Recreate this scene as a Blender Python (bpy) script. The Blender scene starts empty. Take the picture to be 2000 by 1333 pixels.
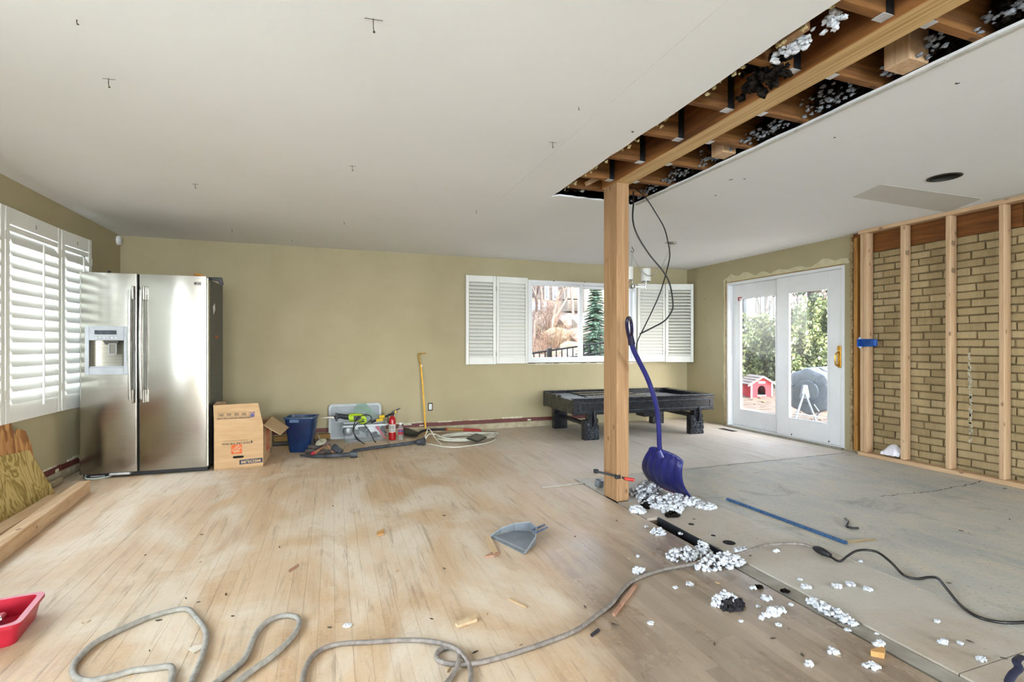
import bpy, bmesh, math, random
from mathutils import Matrix, Vector, Euler, noise as mnoise

# ------------------------------------------------------------------ camera, world, sun, window light, added fill light, exposure
sc = bpy.context.scene
TH = math.radians(19.567); FPX = 988.0; HZ = 675.74; CAM = 1.12          # yaw, focal length in px (2000 wide), horizon row, eye height
XL, XR, YB, H = -2.139, 5.205, 6.51, 2.30                                # left wall, right wall, back wall, ceiling
cd = bpy.data.cameras.new('camera'); cam = bpy.data.objects.new('camera', cd); sc.collection.objects.link(cam)
cam.location = (0, 0, CAM); cam.rotation_euler = (math.pi/2, 0, -TH)
cd.sensor_width = 36; cd.lens = FPX/2000*36; cd.shift_y = (HZ-666.5)/2000; cd.clip_start = .05; cd.clip_end = 300
sc.camera = cam
sc.view_settings.view_transform = 'Standard'; sc.view_settings.look = 'None'
sc.view_settings.exposure = 0.5; sc.view_settings.gamma = 1.0; sc.view_settings.use_curve_mapping = False
w = bpy.data.worlds.new('sky'); sc.world = w; w.use_nodes = True
wn = w.node_tree.nodes; bg = wn['Background']
sky = wn.new('ShaderNodeTexSky'); sky.sky_type = 'NISHITA'; sky.sun_disc = False
sky.sun_elevation = math.radians(38); sky.sun_rotation = math.radians(160); sky.dust_density = 2.0; sky.air_density = 1.0
hs_ = wn.new('ShaderNodeHueSaturation'); hs_.inputs['Saturation'].default_value = .45            # hazy, nearly white winter sky
w.node_tree.links.new(sky.outputs[0], hs_.inputs['Color']); w.node_tree.links.new(hs_.outputs[0], bg.inputs[0]); bg.inputs[1].default_value = 1.5
sd = bpy.data.lights.new('sun', 'SUN'); sd.energy = 1.5; sd.angle = math.radians(.6); sd.color = (1, .94, .84)
so = bpy.data.objects.new('sun', sd); sc.collection.objects.link(so)
so.rotation_euler = Vector((-.02, -.76, .64)).to_track_quat('Z', 'Y').to_euler()

def opening_lamp(name, loc, face, sx, sz, watts, col=(1, .985, .96)):
    """daylight - an area lamp filling an opening: window light at left, added fill in front"""
    l = bpy.data.lights.new(name, 'AREA'); l.shape = 'RECTANGLE'; l.size = sx; l.size_y = sz; l.energy = watts; l.color = col
    o = bpy.data.objects.new(name, l); sc.collection.objects.link(o); o.location = loc
    o.rotation_euler = Vector(face).to_track_quat('-Z', 'Y').to_euler()
    return o
opening_lamp('fill_front_opening_a', (-.45, -6.98, 1.35), (0, 1, .12), 2.1, 1.5, 165, (.69, .845, 1))  # this and the next: added fill lamps in unseen openings behind the camera
opening_lamp('fill_front_opening_b', (3.35, -6.98, 1.35), (0, 1, .12), 2.5, 1.5, 310, (.69, .845, 1))
opening_lamp('daylight_left_window_a', (-2.30, 4.05, 1.33), (1, 0, .0), 2.9, 1.36, 95, (.74, .87, 1))
opening_lamp('daylight_left_window_b', (-2.30, .9, 1.33), (1, 0, .0), 2.3, 1.36, 205, (.74, .87, 1))

# ------------------------------------------------------------------ helpers
PI = math.pi
rnd = random.Random(7)
COL = sc.collection
def ray(u, v):
    a = (u-1000)/FPX
    return Vector((math.cos(TH)*a+math.sin(TH), -math.sin(TH)*a+math.cos(TH), (HZ-v)/FPX))
def F(u, v, z=0.0):                       # a point on the horizontal plane z
    r = ray(u, v); return Vector((0, 0, CAM))+r*((z-CAM)/r.z)
def PX(u, v, X): r = ray(u, v); return Vector((0, 0, CAM))+r*(X/r.x)
def PY(u, v, Y): r = ray(u, v); return Vector((0, 0, CAM))+r*(Y/r.y)
def PD(u, v, d): return Vector((0, 0, CAM))+ray(u, v)*d

def lin(h):
    if not isinstance(h, str): return (h[0], h[1], h[2], 1)
    o = []
    for i in (0, 2, 4):
        c = int(h[i:i+2], 16)/255
        o.append(c/12.92 if c <= .04045 else ((c+.055)/1.055)**2.4)
    return (o[0], o[1], o[2], 1)

MATC = {}
class NT:
    def __init__(s, name):
        s.m = bpy.data.materials.new(name); s.m.use_nodes = True
        s.t = s.m.node_tree; s.b = s.t.nodes['Principled BSDF']; s.out = s.t.nodes['Material Output']
    def n(s, typ, **kw):
        x = s.t.nodes.new(typ)
        for k, v in kw.items():
            if k.startswith('i_'):
                k = k[2:]; k = int(k) if k.isdigit() else k.replace('_', ' ')
                x.inputs[k].default_value = v
            else: setattr(x, k, v)
        return x
    def l(s, a, b): s.t.links.new(a, b)
    def coord(s, kind='Object', scale=(1, 1, 1), rot=(0, 0, 0)):
        if kind == 'World': o = s.n('ShaderNodeNewGeometry').outputs['Position']
        else: o = s.n('ShaderNodeTexCoord').outputs[kind]
        mp = s.n('ShaderNodeMapping'); mp.inputs['Scale'].default_value = scale; mp.inputs['Rotation'].default_value = rot
        s.l(o, mp.inputs[0]); return mp.outputs[0]
    def noise(s, vec, scale=5, detail=4, rough=.55, dist=0):
        x = s.n('ShaderNodeTexNoise'); x.inputs['Scale'].default_value = scale; x.inputs['Detail'].default_value = detail
        x.inputs['Roughness'].default_value = rough; x.inputs['Distortion'].default_value = dist
        s.l(vec, x.inputs['Vector']); return x.outputs['Fac']
    def ramp(s, fac, *stops):
        r = s.n('ShaderNodeValToRGB'); e = r.color_ramp.elements
        while len(e) < len(stops): e.new(.5)
        for i, (p, c) in enumerate(stops): e[i].position = p; e[i].color = lin(c) if not isinstance(c, (int, float)) else (c, c, c, 1)
        s.l(fac, r.inputs[0]); return r.outputs[0]
    def mix(s, fac, a, b, mode='MIX'):
        x = s.n('ShaderNodeMix', data_type='RGBA', blend_type=mode)
        for sock, val in ((x.inputs[0], fac), (x.inputs[6], a), (x.inputs[7], b)):
            if isinstance(val, (int, float)): sock.default_value = val
            elif isinstance(val, (str, tuple)): sock.default_value = lin(val)
            else: s.l(val, sock)
        return x.outputs[2]
    def math(s, op, a, b=0.0):
        x = s.n('ShaderNodeMath', operation=op)
        for sock, val in ((x.inputs[0], a), (x.inputs[1], b)):
            if isinstance(val, (int, float)): sock.default_value = val
            else: s.l(val, sock)
        return x.outputs[0]
    def bump(s, h, strength=.2, dist=.01):
        x = s.n('ShaderNodeBump'); x.inputs['Strength'].default_value = strength; x.inputs['Distance'].default_value = dist
        s.l(h, x.inputs['Height']); s.l(x.outputs[0], s.b.inputs['Normal'])
    def set(s, col=None, rough=None, metal=None, spec=None):
        for k, v in (('Base Color', col), ('Roughness', rough), ('Metallic', metal), ('Specular IOR Level', spec)):
            if v is None: continue
            if isinstance(v, (int, float)): s.b.inputs[k].default_value = v
            elif isinstance(v, (str, tuple)): s.b.inputs[k].default_value = lin(v)
            else: s.l(v, s.b.inputs[k])
        return s.m

def plain(name, c1, c2=None, rough=.55, metal=0, scale=9, stretch=(1, 1, 1), bump=0, kind='Object', spec=.5, detail=4, lo=.35, hi=.68):
    if name in MATC: return MATC[name]
    t = NT(name)
    if c2 is None: t.set(c1, rough, metal, spec)
    else:
        f = t.noise(t.coord(kind, stretch), scale, detail)
        t.set(t.ramp(f, (lo, c1), (hi, c2)), rough, metal, spec)
        if bump: t.bump(f, bump)
    MATC[name] = t.m; return t.m

def wood(name, c1, c2, axis=2, kind='Object', rough=.65, fine=60, knots=True, scale=1.0, vary=.0):
    """sawn wood: stretched grain along one axis, a few knots"""
    if name in MATC: return MATC[name]
    t = NT(name); st = [9*scale]*3; st[axis] = .55*scale
    co = t.coord(kind, tuple(st))
    oi = t.n('ShaderNodeObjectInfo').outputs['Random']
    off = t.n('ShaderNodeVectorMath', operation='ADD'); t.l(co, off.inputs[0])
    cx = t.n('ShaderNodeCombineXYZ'); 
    for k in range(3): t.l(t.math('MULTIPLY', oi, 17.0+k*5), cx.inputs[k])
    t.l(cx.outputs[0], off.inputs[1]); co = off.outputs[0]
    g = t.noise(co, 2.2, 5, .6, 1.2); fg = t.noise(co, fine/6, 2, .5)
    col = t.ramp(t.math('ADD', t.math('MULTIPLY', g, .75), t.math('MULTIPLY', fg, .25)), (.34, c2), (.62, c1))
    if knots:
        st2 = [6.0]*3; st2[axis] = 3.2
        k = t.n('ShaderNodeTexVoronoi'); k.inputs['Scale'].default_value = 1.6; t.l(t.coord(kind, tuple(st2)), k.inputs['Vector'])
        col = t.mix(t.ramp(k.outputs['Distance'], (.07, .75), (.13, 0.0)), col, (lin(c2)[0]*.35, lin(c2)[1]*.3, lin(c2)[2]*.3))
    if vary: col = t.mix(t.math('MULTIPLY', oi, vary), col, c2)
    t.set(col, rough, 0, .35); t.bump(fg, .15, .004)
    MATC[name] = t.m; return t.m

WM = {}                                                       # world matrices of things, by object name
class MB:
    def __init__(s): s.v = []; s.f = []
    def add(s, vs, fs, M=None):
        o = len(s.v)
        s.v += [tuple(M @ Vector(p)) if M is not None else tuple(p) for p in vs]
        s.f += [tuple(i+o for i in f) for f in fs]; return s
    def box(s, c, d, ch=0, R=None):
        hx, hy, hz = d[0]/2, d[1]/2, d[2]/2
        M = Matrix.Translation(c) @ (R.to_4x4() if R is not None else Matrix())
        if not ch:
            vs = [(x*hx, y*hy, z*hz) for x in (-1, 1) for y in (-1, 1) for z in (-1, 1)]
            return s.add(vs, [(0, 1, 3, 2), (4, 6, 7, 5), (0, 4, 5, 1), (2, 3, 7, 6), (0, 2, 6, 4), (1, 5, 7, 3)], M)
        ch = min(ch, hx*.95, hy*.95, hz*.95)
        vs = []; ix = {}
        for x in (-1, 1):
            for y in (-1, 1):
                for z in (-1, 1):
                    for a in range(3):
                        p = [x*(hx-ch), y*(hy-ch), z*(hz-ch)]; p[a] = (x*hx, y*hy, z*hz)[a]
                        ix[(x, y, z, a)] = len(vs); vs.append(p)
        fs = []
        for q in (-1, 1):
            fs.append([ix[(q, y, z, 0)] for y, z in ((-1, -1), (1, -1), (1, 1), (-1, 1))])
            fs.append([ix[(x, q, z, 1)] for x, z in ((-1, -1), (1, -1), (1, 1), (-1, 1))])
            fs.append([ix[(x, y, q, 2)] for x, y in ((-1, -1), (1, -1), (1, 1), (-1, 1))])
            for r in (-1, 1):
                fs.append([ix[(q, r, -1, 0)], ix[(q, r, -1, 1)], ix[(q, r, 1, 1)], ix[(q, r, 1, 0)]])
                fs.append([ix[(q, -1, r, 0)], ix[(q, -1, r, 2)], ix[(q, 1, r, 2)], ix[(q, 1, r, 0)]])
                fs.append([ix[(-1, q, r, 1)], ix[(-1, q, r, 2)], ix[(1, q, r, 2)], ix[(1, q, r, 1)]])
                for z in (-1, 1): fs.append([ix[(q, r, z, 0)], ix[(q, r, z, 1)], ix[(q, r, z, 2)]])
        return s.add(vs, fs, M)
    def b2(s, a, b, ch=0):                                    # box between two corners
        return s.box([(a[i]+b[i])/2 for i in range(3)], [abs(b[i]-a[i]) for i in range(3)], ch)
    def tube(s, pts, r, n=8, caps=True, flat=1.0, closed=False):
        pts = [Vector(p) for p in pts]; N = len(pts); rs = r if isinstance(r, (list, tuple)) else [r]*N
        o = len(s.v); prev = None
        for i, p in enumerate(pts):
            a = pts[i-1] if (i > 0 or closed) else p; b = pts[(i+1) % N] if (i < N-1 or closed) else p
            d = (b-a)
            d = d.normalized() if d.length > 1e-9 else Vector((0, 0, 1))
            if prev is None:
                up = Vector((0, 0, 1)) if abs(d.z) < .9 else Vector((1, 0, 0))
                x = d.cross(up).normalized()
            else:
                x = prev-d*prev.dot(d); x = x.normalized() if x.length > 1e-6 else d.orthogonal().normalized()
            prev = x; y = d.cross(x)
            for k in range(n):
                an = 2*PI*k/n; s.v.append(tuple(p+x*math.cos(an)*rs[i]+y*math.sin(an)*rs[i]*flat))
        for i in range(N if closed else N-1):
            j = (i+1) % N
            for k in range(n):
                s.f.append((o+i*n+k, o+i*n+(k+1) % n, o+j*n+(k+1) % n, o+j*n+k))
        if caps and not closed:
            s.f.append(tuple(o+k for k in range(n))); s.f.append(tuple(o+(N-1)*n+k for k in range(n)))
        return s
    def lathe(s, prof, M=None, n=20, cap=True):               # profile (r, z) about local z
        o = len(s.v); vs = []; fs = []
        for r, z in prof:
            for k in range(n): vs.append((r*math.cos(2*PI*k/n), r*math.sin(2*PI*k/n), z))
        for i in range(len(prof)-1):
            for k in range(n): fs.append((i*n+k, i*n+(k+1) % n, (i+1)*n+(k+1) % n, (i+1)*n+k))
        if cap:
            fs.append(tuple(range(n))); fs.append(tuple((len(prof)-1)*n+k for k in range(n)))
        return s.add(vs, fs, M)
    def prism(s, poly, z0, z1, M=None):                       # polygon in local xy pulled along z
        n = len(poly)
        vs = [(p[0], p[1], z0) for p in poly]+[(p[0], p[1], z1) for p in poly]
        fs = [tuple(range(n)), tuple(range(n, 2*n))]+[(i, (i+1) % n, n+(i+1) % n, n+i) for i in range(n)]
        return s.add(vs, fs, M)
    def slab(s, pts, t):                                      # planar polygon given thickness t (away from its normal)
        pts = [Vector(p) for p in pts]; nn = Vector()
        for i in range(len(pts)):
            a, b = pts[i], pts[(i+1) % len(pts)]; nn += a.cross(b)
        nn.normalize(); n = len(pts)
        vs = pts+[p-nn*t for p in pts]
        return s.add(vs, [tuple(range(n)), tuple(range(n, 2*n))]+[(i, (i+1) % n, n+(i+1) % n, n+i) for i in range(n)])
    def grid(s, fn, nu, nv):
        o = len(s.v)
        for i in range(nu+1):
            for j in range(nv+1): s.v.append(tuple(fn(i/nu, j/nv)))
        for i in range(nu):
            for j in range(nv):
                a = o+i*(nv+1)+j; s.f.append((a, a+1, a+nv+2, a+nv+1))
        return s
    def blob(s, c, r, sub=1, jit=.25, sq=(1, 1, 1), rng=rnd):
        vs, fs = ICO[sub]; o = len(s.v)
        for p in vs:
            k = 1+rng.uniform(-jit, jit)
            s.v.append((c[0]+p[0]*r*sq[0]*k, c[1]+p[1]*r*sq[1]*k, c[2]+p[2]*r*sq[2]*k))
        s.f += [tuple(i+o for i in f) for f in fs]; return s
    def lump(s, c, r, sub, sq, rng, amp=.34):                # a fibrous lump: sphere roughened by two octaves of noise
        vs, fs = ICO[sub]; o = len(s.v); off = Vector((rng.uniform(0, 90), rng.uniform(0, 90), rng.uniform(0, 90)))
        for p in vs:
            q = Vector(p); k = 1+amp*mnoise.noise(q*3.2+off)+amp*.8*mnoise.noise(q*8.5+off)
            s.v.append((c[0]+p[0]*r*sq[0]*k, c[1]+p[1]*r*sq[1]*k, c[2]+p[2]*r*sq[2]*k))
        s.f += [tuple(i+o for i in f) for f in fs]; return s
    def mesh(s, name, smooth=None, fix=True):
        me = bpy.data.meshes.new(name); me.from_pydata(s.v, [], s.f)
        if fix:
            bm = bmesh.new(); bm.from_mesh(me); bmesh.ops.recalc_face_normals(bm, faces=bm.faces); bm.to_mesh(me); bm.free()
        if smooth:
            me.polygons.foreach_set('use_smooth', [True]*len(me.polygons)); me.set_sharp_from_angle(angle=math.radians(smooth))
        me.update(); return me
    def build(s, name, mat, parent=None, smooth=None, world=False, fix=True):
        """one mesh object; top-level meshes get their origin at the base; world=True: vertices are in room coordinates"""
        org = Matrix()
        if parent is None:
            xs, ys, zs = zip(*s.v); c = Vector(((min(xs)+max(xs))/2, (min(ys)+max(ys))/2, min(zs)))
            s.v = [tuple(Vector(p)-c) for p in s.v]; org = Matrix.Translation(c)
        elif world:
            inv = WM[parent.name].inverted(); s.v = [tuple(inv @ Vector(p)) for p in s.v]
        me = s.mesh(name, smooth, fix); me.materials.append(mat)
        o = bpy.data.objects.new(name, me); COL.objects.link(o)
        if parent is None: o.matrix_basis = org; WM[o.name] = org
        else: o.parent = parent; WM[o.name] = WM[parent.name]
        return o

def _ico(sub):
    bm = bmesh.new(); bmesh.ops.create_icosphere(bm, subdivisions=sub, radius=1)
    r = ([tuple(v.co) for v in bm.verts], [tuple(v.index for v in f.verts) for f in bm.faces]); bm.free(); return r
ICO = {1: _ico(1), 2: _ico(2), 3: _ico(3)}

def thing(name, label, cat, loc=(0, 0, 0), rz=0.0, group=None, R=None):
    o = bpy.data.objects.new(name, None); COL.objects.link(o); o.empty_display_size = .1
    M = Matrix.Translation(loc) @ (R.to_4x4() if R is not None else Matrix.Rotation(rz, 4, 'Z'))
    o.matrix_basis = M; WM[o.name] = M
    return tag(o, label, cat, group)
def tag(o, label, cat, group=None, kind=None):
    o['label'] = label; o['category'] = cat
    if group: o['group'] = group
    if kind: o['kind'] = kind
    return o
def struct(o, label=None):
    o['kind'] = 'structure'
    if label: o['label'] = label
    return o
def piece(name, me, parent, loc, scale=(1, 1, 1), rot=(0, 0, 0)):   # an object that shares mesh data
    o = bpy.data.objects.new(name, me); COL.objects.link(o); o.parent = parent
    o.location = loc; o.scale = scale; o.rotation_euler = rot; WM[o.name] = Matrix(); return o
def text(s, size, mat, parent, M, name='lettering', bold=0.0, ext=.0004, sx=1.0, align='CENTER'):
    cu = bpy.data.curves.new(name, 'FONT'); cu.body = s; cu.size = size; cu.align_x = align; cu.align_y = 'CENTER'; cu.extrude = ext; cu.offset = bold; cu.resolution_u = 3
    ob = bpy.data.objects.new(name, cu); COL.objects.link(ob)
    me = bpy.data.meshes.new_from_object(ob); bpy.data.objects.remove(ob); bpy.data.curves.remove(cu)
    me.transform(M @ Matrix.Diagonal((sx, 1, 1, 1))); me.materials.clear(); me.materials.append(mat); me.name = name
    o = bpy.data.objects.new(name, me); COL.objects.link(o); o.parent = parent; WM[o.name] = WM[parent.name]; return o
def spline(pts, k=6, closed=False):                            # Catmull-Rom
    P = [Vector(p) for p in pts]; out = []; N = len(P)
    for i in range(N if closed else N-1):
        if closed: a, b, c, d = P[i-1], P[i], P[(i+1) % N], P[(i+2) % N]
        else: a, b, c, d = P[max(i-1, 0)], P[i], P[i+1], P[min(i+2, N-1)]
        for j in range(k):
            t = j/k
            out.append(.5*((2*b)+(c-a)*t+(2*a-5*b+4*c-d)*t*t+(3*b-a-3*c+d)*t**3))
    if not closed: out.append(P[-1])
    return out
def rrect(w, h, r, n=4, cx=0, cy=0):
    o = []
    for q, (sx, sy) in enumerate(((1, 1), (-1, 1), (-1, -1), (1, -1))):
        for k in range(n+1):
            a = PI/2*q+PI/2*k/n; o.append((cx+sx*(w/2-r)+r*math.cos(a), cy+sy*(h/2-r)+r*math.sin(a)))
    return o
def XZ(x=0, y=0, z=0):                                         # maps local (x,y,z) -> (x,-z,y): drawings stood upright facing -Y
    return Matrix.Translation((x, y, z)) @ Matrix.Rotation(PI/2, 4, 'X')

# ------------------------------------------------------------------ materials
def m_wall():
    t = NT('olive_wall_paint'); co = t.coord('World')
    f = t.noise(co, 2.5, 4); g = t.noise(co, 160, 2)
    t.set(t.ramp(f, (.3, 'A79B79'), (.7, 'ADA180')), .6, 0, .3); t.bump(g, .12, .003); return t.m
def m_ceil():
    t = NT('white_ceiling_paint'); co = t.coord('World'); f = t.noise(co, 1.3, 5); g = t.noise(co, 130, 2)
    t.set(t.ramp(f, (.3, 'E9E9E8'), (.7, 'EDEDEC')), .75, 0, .25); t.bump(g, .1, .003); return t.m
def m_planks():
    """strip oak, sanded and dusty on the left, still varnished towards the slot"""
    t = NT('oak_floor_boards')
    pos = t.n('ShaderNodeNewGeometry'); oi = t.n('ShaderNodeObjectInfo').outputs['Random']
    rr = t.math('FRACT', t.math('ADD', oi, pos.outputs['Random Per Island']))
    sep = t.n('ShaderNodeSeparateXYZ'); t.l(pos.outputs['Position'], sep.inputs[0])
    cx = t.n('ShaderNodeCombineXYZ'); t.l(t.math('MULTIPLY', sep.outputs[0], 30.0), cx.inputs[0])
    t.l(t.math('ADD', t.math('MULTIPLY', sep.outputs[1], 1.6), t.math('MULTIPLY', rr, 40.0)), cx.inputs[1]); t.l(t.math('MULTIPLY', rr, 9.0), cx.inputs[2])
    grain = t.noise(cx.outputs[0], 1.4, 6, .62, .8)
    pale = t.ramp(t.math('ADD', t.math('MULTIPLY', grain, .75), t.math('MULTIPLY', rr, .24)), (.25, 'A98560'), (.5, 'BF9C75'), (.8, 'C9AA84'))
    brown = t.ramp(t.math('ADD', t.math('MULTIPLY', grain, .7), t.math('MULTIPLY', rr, .35)), (.3, '735F4C'), (.55, '87725D'), (.8, '98826B'))
    w2 = t.coord('World', (1, .45, 1)); big = t.noise(w2, 1.1, 5, .6, .4)
    # still-varnished zone: right part of the strip floor, nearer than the post
    zx = t.math('SUBTRACT', sep.outputs[0], .75); zy = t.math('SUBTRACT', 3.1, sep.outputs[1])
    zone = t.math('MINIMUM', t.math('MULTIPLY', zx, 1.4), t.math('MULTIPLY', zy, .9))
    zone = t.math('ADD', zone, t.math('MULTIPLY', t.math('SUBTRACT', big, .5), 1.6))
    zf = t.ramp(zone, (.1, 0.0), (.55, 1.0))
    col = t.mix(zf, pale, brown)
    dn = t.noise(t.coord('World', (1.3, .7, 1), (0, 0, .5)), 1.5, 9, .68, .6)
    dust = t.ramp(dn, (.42, .12), (.58, .9))
    dust2 = t.ramp(t.noise(t.coord('World', (1, 1, 1)), 46, 6, .75), (.46, 0.0), (.62, .9))
    dd = t.math('MULTIPLY', t.math('MAXIMUM', dust, t.math('MULTIPLY', dust2, .5)), t.math('SUBTRACT', 1.0, t.math('MULTIPLY', zf, .72)))
    col = t.mix(dd, col, 'D3C4AE')
    # plaster dust trodden grey towards the far right of the room
    gz = t.math('ADD', t.math('ADD', t.math('MULTIPLY', sep.outputs[0], .62), t.math('MULTIPLY', sep.outputs[1], .06)), t.math('MULTIPLY', big, 1.3))
    col = t.mix(t.ramp(t.math('MULTIPLY', gz, .25), (.42, 0.0), (.72, .8)), col, 'C3BDB3')
    scr = t.noise(t.coord('World', (9, .8, 1), (0, 0, -.35)), 2.4, 4, .7, .5)
    col = t.mix(t.ramp(scr, (.56, 0.0), (.68, .5)), col, '8A7560')
    spk = t.noise(t.coord('World'), 95, 3, .7)
    col = t.mix(t.ramp(spk, (.63, 0.0), (.70, .45)), col, '6B5A48')
    rough = t.math('ADD', .2, t.math('ADD', t.math('MULTIPLY', dd, .55), t.math('MULTIPLY', t.math('SUBTRACT', 1.0, zf), .16)))
    t.set(col, rough, 0, .5); t.bump(t.math('ADD', grain, t.math('MULTIPLY', dn, 1.0)), .1, .006); return t.m
def m_concrete():
    t = NT('grey_levelling_floor'); co = t.coord('World'); a = t.noise(co, .9, 7, .62, .5); b = t.noise(t.coord('World', (1.6, .5, 1), (0, 0, .6)), 5, 8, .7, .8); c = t.noise(co, 60, 5, .7)
    col = t.ramp(a, (.34, 'A3A49F'), (.5, 'B9B4A9'), (.66, 'AEACA5'))
    col = t.mix(t.ramp(b, (.48, 0.0), (.64, .7)), col, 'C6BAA4'); col = t.mix(t.ramp(t.noise(t.coord('World', (1, 1, 1)), 2.2, 9, .75, 1), (.55, 0.0), (.68, .6)), col, '7C776D')
    col = t.mix(t.ramp(c, (.57, 0.0), (.68, .75)), col, '6E6858')
    t.set(col, .62, 0, .4); t.bump(b, .18, .008); return t.m
def m_plywood_floor():
    t = NT('trodden_plywood_subfloor'); a = t.noise(t.coord('World', (4, .5, 1)), 2, 6, .6, 1.0); b = t.noise(t.coord('World'), 1.4, 8, .7, .5); c = t.noise(t.coord('World'), 70, 4, .7)
    col = t.ramp(a, (.35, 'A08A70'), (.65, 'B09C84')); col = t.mix(t.ramp(b, (.32, .25), (.56, .95)), col, 'BBB4A8')
    col = t.mix(t.ramp(c, (.58, 0.0), (.75, .6)), col, '756A58'); t.set(col, .55, 0, .4); t.bump(c, .12, .004); return t.m
def m_brick():
    t = NT('buff_back_brick'); oi = t.n('ShaderNodeObjectInfo').outputs['Random']; p = t.coord('World')
    a = t.noise(p, 7, 6, .65); st = t.noise(t.coord('World', (1, 60, 1.2)), 2.0, 3, .6); sm = t.noise(t.coord('World', (1, 2.6, .7)), 1.7, 5, .6)
    col = t.ramp(t.math('ADD', t.math('MULTIPLY', oi, .45), t.math('MULTIPLY', a, .55)), (.2, '97835F'), (.5, 'AD9871'), (.82, 'BDA882'))
    col = t.mix(t.ramp(sm, (.42, 0.0), (.66, .55)), col, 'CDB78C'); col = t.mix(t.ramp(st, (.55, 0.0), (.75, .35)), col, '7F6C4B')
    t.set(col, .9, 0, .2); t.bump(t.math('ADD', a, t.math('MULTIPLY', st, .6)), .5, .01); return t.m
def m_steel():
    t = NT('brushed_stainless_steel'); s1 = t.noise(t.coord('Object', (2, 2, 420)), 1.0, 3, .6); s2 = t.noise(t.coord('Object', (3, 3, 26)), 1.0, 3, .5)
    sm = t.noise(t.coord('Object', (1, 1, 1)), 3.0, 3, .5)
    t.set(t.ramp(s1, (.3, 'A19E97'), (.7, 'AFACA5')), t.math('ADD', .15, t.math('MULTIPLY', s1, .06)), 1.0, .5)
    t.bump(s1, .04, .002); return t.m
def m_glass(name, tint=(1, 1, 1), refl=1.0, haze=0.0, hazecol='C8CCD0'):
    t = NT(name); tr = t.n('ShaderNodeBsdfTransparent'); tr.inputs[0].default_value = (*tint, 1)
    gl = t.n('ShaderNodeBsdfGlossy'); gl.inputs['Roughness'].default_value = .03
    lw = t.n('ShaderNodeLayerWeight'); fr_ = t.math('ADD', .03, t.math('MULTIPLY', t.math('POWER', lw.outputs['Facing'], 5.0), .8))
    mx = t.n('ShaderNodeMixShader'); t.l(t.math('MULTIPLY', fr_, refl), mx.inputs[0]); t.l(tr.outputs[0], mx.inputs[1]); t.l(gl.outputs[0], mx.inputs[2])
    res = mx.outputs[0]
    if haze:
        df = t.n('ShaderNodeBsdfDiffuse'); df.inputs[0].default_value = lin(hazecol); m2 = t.n('ShaderNodeMixShader')
        f = t.noise(t.coord('World'), 2.5, 5, .6); t.l(t.ramp(f, (.35, haze*.45), (.75, min(1, haze*1.6))), m2.inputs[0]); t.l(res, m2.inputs[1]); t.l(df.outputs[0], m2.inputs[2]); res = m2.outputs[0]
    t.l(res, t.out.inputs[0]); return t.m
def m_plyface():
    t = NT('treated_plywood_face'); co = t.coord('Object', (2.6, 2.6, 1.1)); d = t.noise(co, 1.6, 3, .5, 2.2)
    wv = t.n('ShaderNodeMath', operation='SINE'); t.l(t.math('MULTIPLY', d, 46.0), wv.inputs[0])
    col = t.ramp(t.math('ADD', t.math('MULTIPLY', wv.outputs[0], .5), .5), (.15, '927B3E'), (.5, 'B79C5C'), (.9, 'C2A86C')); t.set(col, .7, 0, .3); return t.m
def m_osb():
    t = NT('oriented_strand_board'); v = t.n('ShaderNodeTexVoronoi'); v.inputs['Scale'].default_value = 13
    t.l(t.coord('Object', (2.2, 2.2, .8), (.3, .5, .4)), v.inputs['Vector']); n = t.noise(t.coord('Object', (30, 30, 5)), 1, 3)
    hsv = t.n('ShaderNodeSeparateColor'); t.l(v.outputs['Color'], hsv.inputs[0])
    col = t.ramp(t.math('ADD', t.math('MULTIPLY', hsv.outputs[0], .65), t.math('MULTIPLY', n, .4)), (.15, '7E5230'), (.5, 'A9743F'), (.85, 'C99B63')); t.set(col, .75, 0, .3); return t.m
def m_black_wood():
    t = NT('scuffed_black_lacquer'); a = t.noise(t.coord('Object', (1, 3, 4)), 4, 4, .55, .6); b = t.noise(t.coord('Object'), 26, 5, .7)
    col = t.mix(t.ramp(a, (.6, 0.0), (.85, .6)), '11141A', '4E5661'); t.set(col, t.math('ADD', .16, t.math('MULTIPLY', b, .25)), 0, .5); t.bump(a, .25, .01); return t.m
WALL, CEIL, PLANK, CONC, PLYF, BRICK, STEEL = m_wall(), m_ceil(), m_planks(), m_concrete(), m_plywood_floor(), m_brick(), m_steel()
GLASS = m_glass('window_glass'); DGLASS = m_glass('dusty_door_glass', haze=.035); OSB, PLYFACE, BLACKWOOD = m_osb(), m_plyface(), m_black_wood()
WHITE = plain('white_painted_wood', 'E6E5DD', 'DEDDD4', .45, scale=3)
VINYL = plain('white_vinyl', 'E9EAEA', 'E2E3E3', .35, scale=3)
FIR = wood('new_fir_lumber', 'CFB08B', 'B99470', axis=2, vary=.3)
FIRY = wood('new_fir_lumber_lengthwise', 'CFB08B', 'B7926C', axis=1)
POSTW = wood('fir_post', 'B28D66', '8F6A45', axis=2, vary=.3)
OLDFIR = wood('aged_orange_framing', 'A9692B', '7A4519', axis=0, rough=.7)
JOIST = wood('ceiling_joist_fir', '8E6032', '5C391B', axis=0, rough=.75)
DARK = plain('dark_void', '0B0A09', '171411', .95)
BLACKP = plain('black_plastic', '17181A', '24262A', .45, scale=20)
GREYP = plain('grey_plastic', '5E656B', '6C7379', .5, scale=12)
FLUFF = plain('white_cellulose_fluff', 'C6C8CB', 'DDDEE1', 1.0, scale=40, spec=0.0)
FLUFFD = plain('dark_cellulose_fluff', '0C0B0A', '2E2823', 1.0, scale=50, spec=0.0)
CARD = plain('kraft_cardboard', 'B5936A', 'C2A077', .85, scale=4, stretch=(1, 1, 6))
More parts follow.
